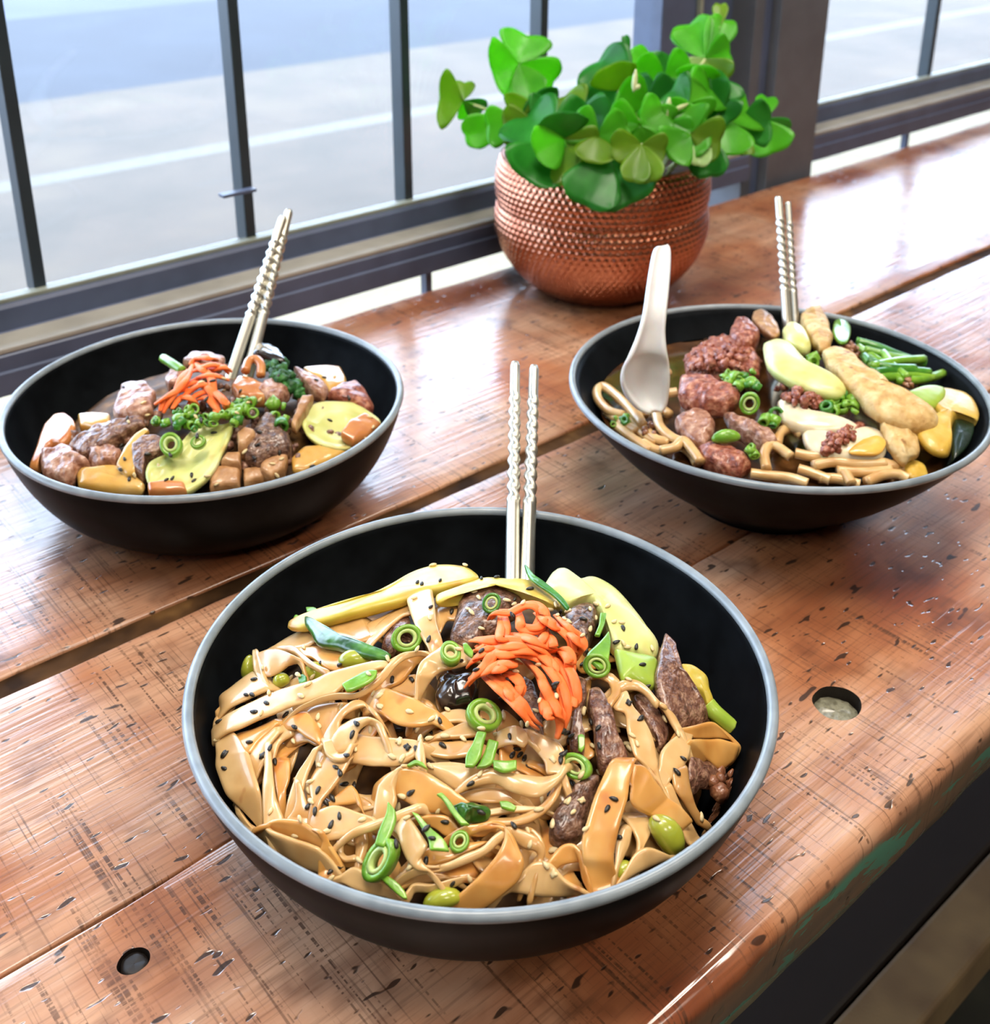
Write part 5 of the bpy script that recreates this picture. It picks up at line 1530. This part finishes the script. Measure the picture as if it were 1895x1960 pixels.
# ---------------------------------------------------------------- right bowl, ramen
HR = Heap(RC, 0.066, 0.051, 0.105)
HR.wall = CONE
bed(HR, 0.103, 0, BROTH, 'ramen_broth', 'brown glossy broth in the wide conical bowl', flat=0.0535)
GR = 'ramen noodles in the conical bowl'
LR = 'round wheat ramen noodle in the conical bowl'
for i, (c, of) in enumerate((
 ("c:520,1085 400,1050 310,960 290,870 350,830 460,910 580,1030 700,1180", 5), ("c:460,1180 560,1260 680,1340 760,1400", 3), ("c:640,1060 700,1180 800,1290 930,1330", 3), ("c:810,1050 850,1190 950,1280 1040,1320", 5),
 ("c:850,1400 980,1370 1050,1310 1130,1390 1205,1500", 6), ("c:720,930 860,900 1000,880", 8), ("c:690,890 790,800 920,700", 8), ("c:630,780 700,700 800,710", 7),
 ("c:1790,1560 1770,1430 1820,1350 d:20,1370 130,1450", 6), ("d:10,1340 40,1240 140,1200 230,1260", 5), ("c:1650,1600 1800,1620 d:120,1640 280,1690", 3), ("d:170,1420 320,1450 470,1440", 5),
 ("d:330,1530 500,1500 700,1515 970,1510", 5), ("d:540,1580 800,1590 1010,1560", 3), ("d:610,1590 640,1640 670,1690", 4), ("d:800,1675 950,1615 1080,1610 1170,1650", 4), ("c:700,1330 800,1390 900,1410", 3),
 ("c:380,1060 520,1160 640,1230", 3), ("d:960,1510 1060,1530 1090,1470", 4), ("c:560,1100 680,1240 830,1330", 2), ("d:200,1560 330,1600 480,1660", 2), ("c:1000,1330 1120,1420 1180,1520", 2), ("d:700,1560 880,1570 1060,1600", 1.5),
 ("c:480,940 600,1020 720,1080", 2), ("c:760,960 840,1010 930,1080", 3), ("d:380,1640 560,1650 740,1700", 1.5), ("d:1000,1640 1120,1580 1240,1560", 1.5))):
    strand(HR, c, of, 0.0027, RAMEN, 'ramen_noodle', LR, 'noodle', GR, seg=10, n=30)
GP = 'toppings of the ramen'
for ol, off, th, bu, ro, mt, nm, ct, lb, nz in (
 ("c:1050,600 1120,520 1250,440 1400,400 1500,400 1640,440 1740,560 1740,720 1600,740 1400,740 1200,720 1080,690", 8, 8, 6, 1.2, RPORK, 'meat_piece', 'meat', 'heap of minced red pork at the back of the ramen bowl', 160),
 ("c:1010,740 1150,720 1300,770 1400,830 1560,870 1540,950 1450,1000 1300,1000 1150,965 1010,900", 13, 8, 5, 1.0, RPORK, 'meat_piece', 'meat', 'red-brown pork slab in front of the minced heap of the ramen bowl', 160),
 ("c:1460,370 1500,270 1580,230 1680,290 1740,370 1700,430 1600,440 1500,420", 16, 8, 5, 1.0, RPORK, 'meat_piece', 'meat', 'pink pork lump at the back top of the ramen bowl', 160),
 ("c:970,1120 1050,1060 1150,1010 1250,1040 1340,1140 1310,1260 1250,1340 1120,1290 1030,1210", 8, 6, 3, 0.7, PORK, 'meat_piece', 'meat', 'pale pink pork slice at the left front of the ramen bowl', 140),
 ("c:1170,1360 1300,1340 1450,1370 1640,1450 1660,1510 1560,1585 1400,1560 1240,1480", 6, 6, 4, 0.8, RPORK, 'meat_piece', 'meat', 'ribbed red pork slice at the front rim of the ramen bowl', 160),
 ("c:1400,1060 1550,1110 1700,1180 1850,1240 1895,1340 1750,1330 1600,1240 1480,1170", 8, 6, 4, 1.0, PORK, 'meat_piece', 'meat', 'shredded pork in the centre front of the ramen bowl', 180),
 ("R:880,270 940,250 1000,280 1080,370 1200,430 1260,470 1230,505 1130,490 1000,440 905,370", 17, 7, 5, 0.3, BOKW, 'bok_choy', 'vegetable', 'yellow-green bok choy crescent in the middle of the ramen bowl', 70),
 ("R:970,210 1010,185 1070,220 1100,285 1060,300 990,265", 18, 7, 5, 0.3, BOKW, 'bok_choy', 'vegetable', 'white bok choy bulb in front of the ramen chopsticks', 70),
 ("R:840,130 880,118 940,170 962,225 930,240 880,210 838,165", 17, 5, 2.5, 0.7, TOFU, 'mushroom', 'mushroom', 'curled beige mushroom slice at the back rim of the ramen bowl', 140),
 ("R:1046,150 1080,108 1140,108 1172,170 1195,250 1180,300 1130,290 1075,210", 20, 8, 5, 0.8, BATTER, 'fried_chicken', 'chicken', 'golden battered stub leaning on the back rim of the ramen bowl', 130),
 ("R:1140,290 1200,270 1270,330 1350,380 1420,450 1530,520 1680,590 1690,622 1600,650 1500,630 1400,590 1330,520 1240,440 1160,350", 19, 9, 6, 1.0, BATTER, 'fried_chicken', 'chicken', 'long pale battered piece lying across the right of the ramen bowl', 130),
 ("R:1375,560 1430,540 1520,610 1580,690 1580,760 1520,790 1455,740 1400,640", 12, 7, 5, 1.0, BATTER, 'fried_chicken', 'chicken', 'short pale battered piece beside the egg of the ramen bowl', 130),
 ("R:1540,500 1600,475 1700,470 1790,490 1845,530 1872,595 1860,632 1800,612 1745,600 1725,660 1722,745 1680,762 1600,720 1560,640 1660,600 1620,545", 14, 7, 4, 0.5, SQUASH, 'squash_slice', 'vegetable', 'yellow squash slice at the right end of the ramen bowl', 120),
 ("R:1520,490 1600,462 1690,468 1690,520 1625,560 1560,530", 17, 4, 2, 0.3, BOKG, 'squash_slice', 'vegetable', 'pale green squash slice behind the battered piece of the ramen bowl', 100),
 ("R:1728,615 1790,598 1835,640 1805,745 1745,795 1720,745", 11, 7, 3, 0.4, SKIN, 'squash_slice', 'vegetable', 'dark green squash skin at the right end of the ramen bowl', 100),
 ("R:1198,185 1225,150 1260,158 1277,210 1262,262 1222,268 1194,225", 17, 3, 1.2, 0.2, SCAL, 'cucumber_slice', 'vegetable', 'green cucumber slice at the back rim of the ramen bowl', 120),
 ("d:240,770 320,750 370,800 340,850 240,830", 15, 4, 2, 0.4, EGGW, 'bok_choy', 'vegetable', 'small white bok choy bit above the eggs of the ramen bowl', 120),
 ("d:1100,1560 1200,1480 1320,1530 1340,1620 1200,1650", 3, 3, 2, 0.5, SQUASH, 'squash_slice', 'vegetable', 'yellow squash scrap floating at the front rim of the ramen bowl', 140),
):
    blob(HR, ol, off, th + (3 if ct == 'meat' else 0), bu, ro * (1.7 if ct == 'meat' else 2.1 if ct == 'chicken' else 1), mt, nm, lb, ct, GP, nz=nz, p=0.32 if ct == 'meat' else 0.45, sharp=ct in ('meat', 'chicken'), n=56)
def egg(ol, off, yol, lb):
    t = blob(HR, ol, off, 7, 3.5, 0.15, EGGW, 'boiled_egg', lb, 'egg', GP, nz=60, p=0.5)
    if yol:
        o = blob(HR, yol, off + 3.4, 2, 1.2, 0.2, EGGY, 'yolk', '', '', parent=t, nz=120, p=0.6)
egg("d:5,960 60,940 250,1050 500,1095 700,1160 725,1200 500,1235 250,1205 60,1125", 10, None, 'upper boiled egg half under minced pork in the ramen bowl')
egg("d:225,1240 290,1200 370,1280 560,1330 780,1190 950,1230 1000,1310 960,1440 800,1475 560,1455 400,1435 265,1340", 8, "d:760,1300 900,1260 980,1320 920,1420 760,1430 640,1400", 'lower boiled egg half with yellow yolk in the ramen bowl')
for i, (c, of) in enumerate((("R:1300,262 1400,290 1500,330 1610,365", 14), ("R:1335,300 1450,330 1570,352", 15), ("R:1365,375 1480,352 1600,342", 17), ("R:1380,402 1500,392 1625,402", 16), ("R:1400,425 1520,420 1645,422", 14),
                             ("R:1480,440 1600,432 1722,402", 13), ("R:1335,330 1380,400 1410,445", 15), ("R:1420,315 1470,380 1530,425", 16), ("R:1310,290 1400,350 1500,400", 13), ("R:1350,350 1440,380 1560,385", 17))):
    strand(HR, c, of, 0.0026, SCAL if i % 3 else SCAD, 'green_bean', 'thin green bean in the bundle at the back right of the ramen bowl', 'vegetable', 'green beans in the ramen bowl', seg=7, n=16)
crumbs(HR, "c:1060,610 1120,520 1250,440 1400,400 1640,440 1740,560 1740,700 1400,730 1100,680", 150, 16, 0.0012, 0.0026, RPORK, 'minced_pork', 'loose red pork mince on the heap at the back of the ramen bowl', 'meat', 11)
crumbs(HR, "d:10,850 80,810 200,830 350,900 470,1020 420,1060 250,1020 60,930", 60, 17, 0.0012, 0.0024, RPORK, 'minced_pork', 'loose pork mince on the upper egg half of the ramen bowl', 'meat', 12)
crumbs(HR, "d:380,1290 560,1230 700,1140 790,1170 700,1270 560,1400 480,1440 400,1400", 60, 14, 0.0012, 0.0024, RPORK, 'minced_pork', 'loose pork mince on the lower egg half of the ramen bowl', 'meat', 13)
crumbs(HR, "c:660,1180 760,1150 860,1240 800,1300 700,1260", 24, 5, 0.001, 0.002, MINCE, 'minced_pork', 'pale crumbs floating by the spoon of the ramen bowl', 'meat', 14)
crumbs(HR, "d:560,470 700,440 780,520 720,600 600,560", 18, 15, 0.0012, 0.0024, MINCE, 'minced_pork', 'brown mince next to the green beans of the ramen bowl', 'meat', 15)
crumbs(HR, "d:1090,770 1190,690 1250,780 1200,840 1120,820", 14, 16, 0.0012, 0.0024, MINCE, 'minced_pork', 'brown mince on the green bean bundle of the ramen bowl', 'meat', 16)
GRS = 'scallions in the ramen bowl'
scal_ring(HR, "c:1640,980", 15, 0.0060, 0.004, (-0.7, -0.5, 0.25), SCAL, 'upright scallion ring at the centre of the ramen bowl', GRS)
bean(HR, "c:1430,1270", 12, 0.0075, 0.0036, 0.003, 0.1, SCAL, 'flat scallion bulb on the front pork of the ramen bowl', GRS, 'scallion_piece', 'scallion')
chop_rings(HR, "c:1400,700 1740,830", 16, 15, 0.002, 0.004, 'chopped scallion ring on the red pork slab of the ramen bowl', GRS, 21)
chop_rings(HR, "c:1720,1060 1880,1180", 6, 10, 0.002, 0.004, 'chopped scallion ring below the upright ring of the ramen bowl', GRS, 22)
chop_rings(HR, "d:420,880 720,1060", 22, 12, 0.002, 0.004, 'bright chopped scallion ring above the egg of the ramen bowl', GRS, 23)
chop_rings(HR, "c:420,1100 580,1190", 8, 4, 0.0015, 0.003, 'small scallion ring floating at the left of the ramen bowl', GRS, 24)
chop_rings(HR, "d:260,560 380,680", 6, 16, 0.002, 0.004, 'scallion ring beside the battered stub of the ramen bowl', GRS, 25)
chop_rings(HR, "c:1580,1360 1680,1430", 4, 9, 0.0018, 0.003, 'scallion ring on the shredded pork of the ramen bowl', GRS, 26)
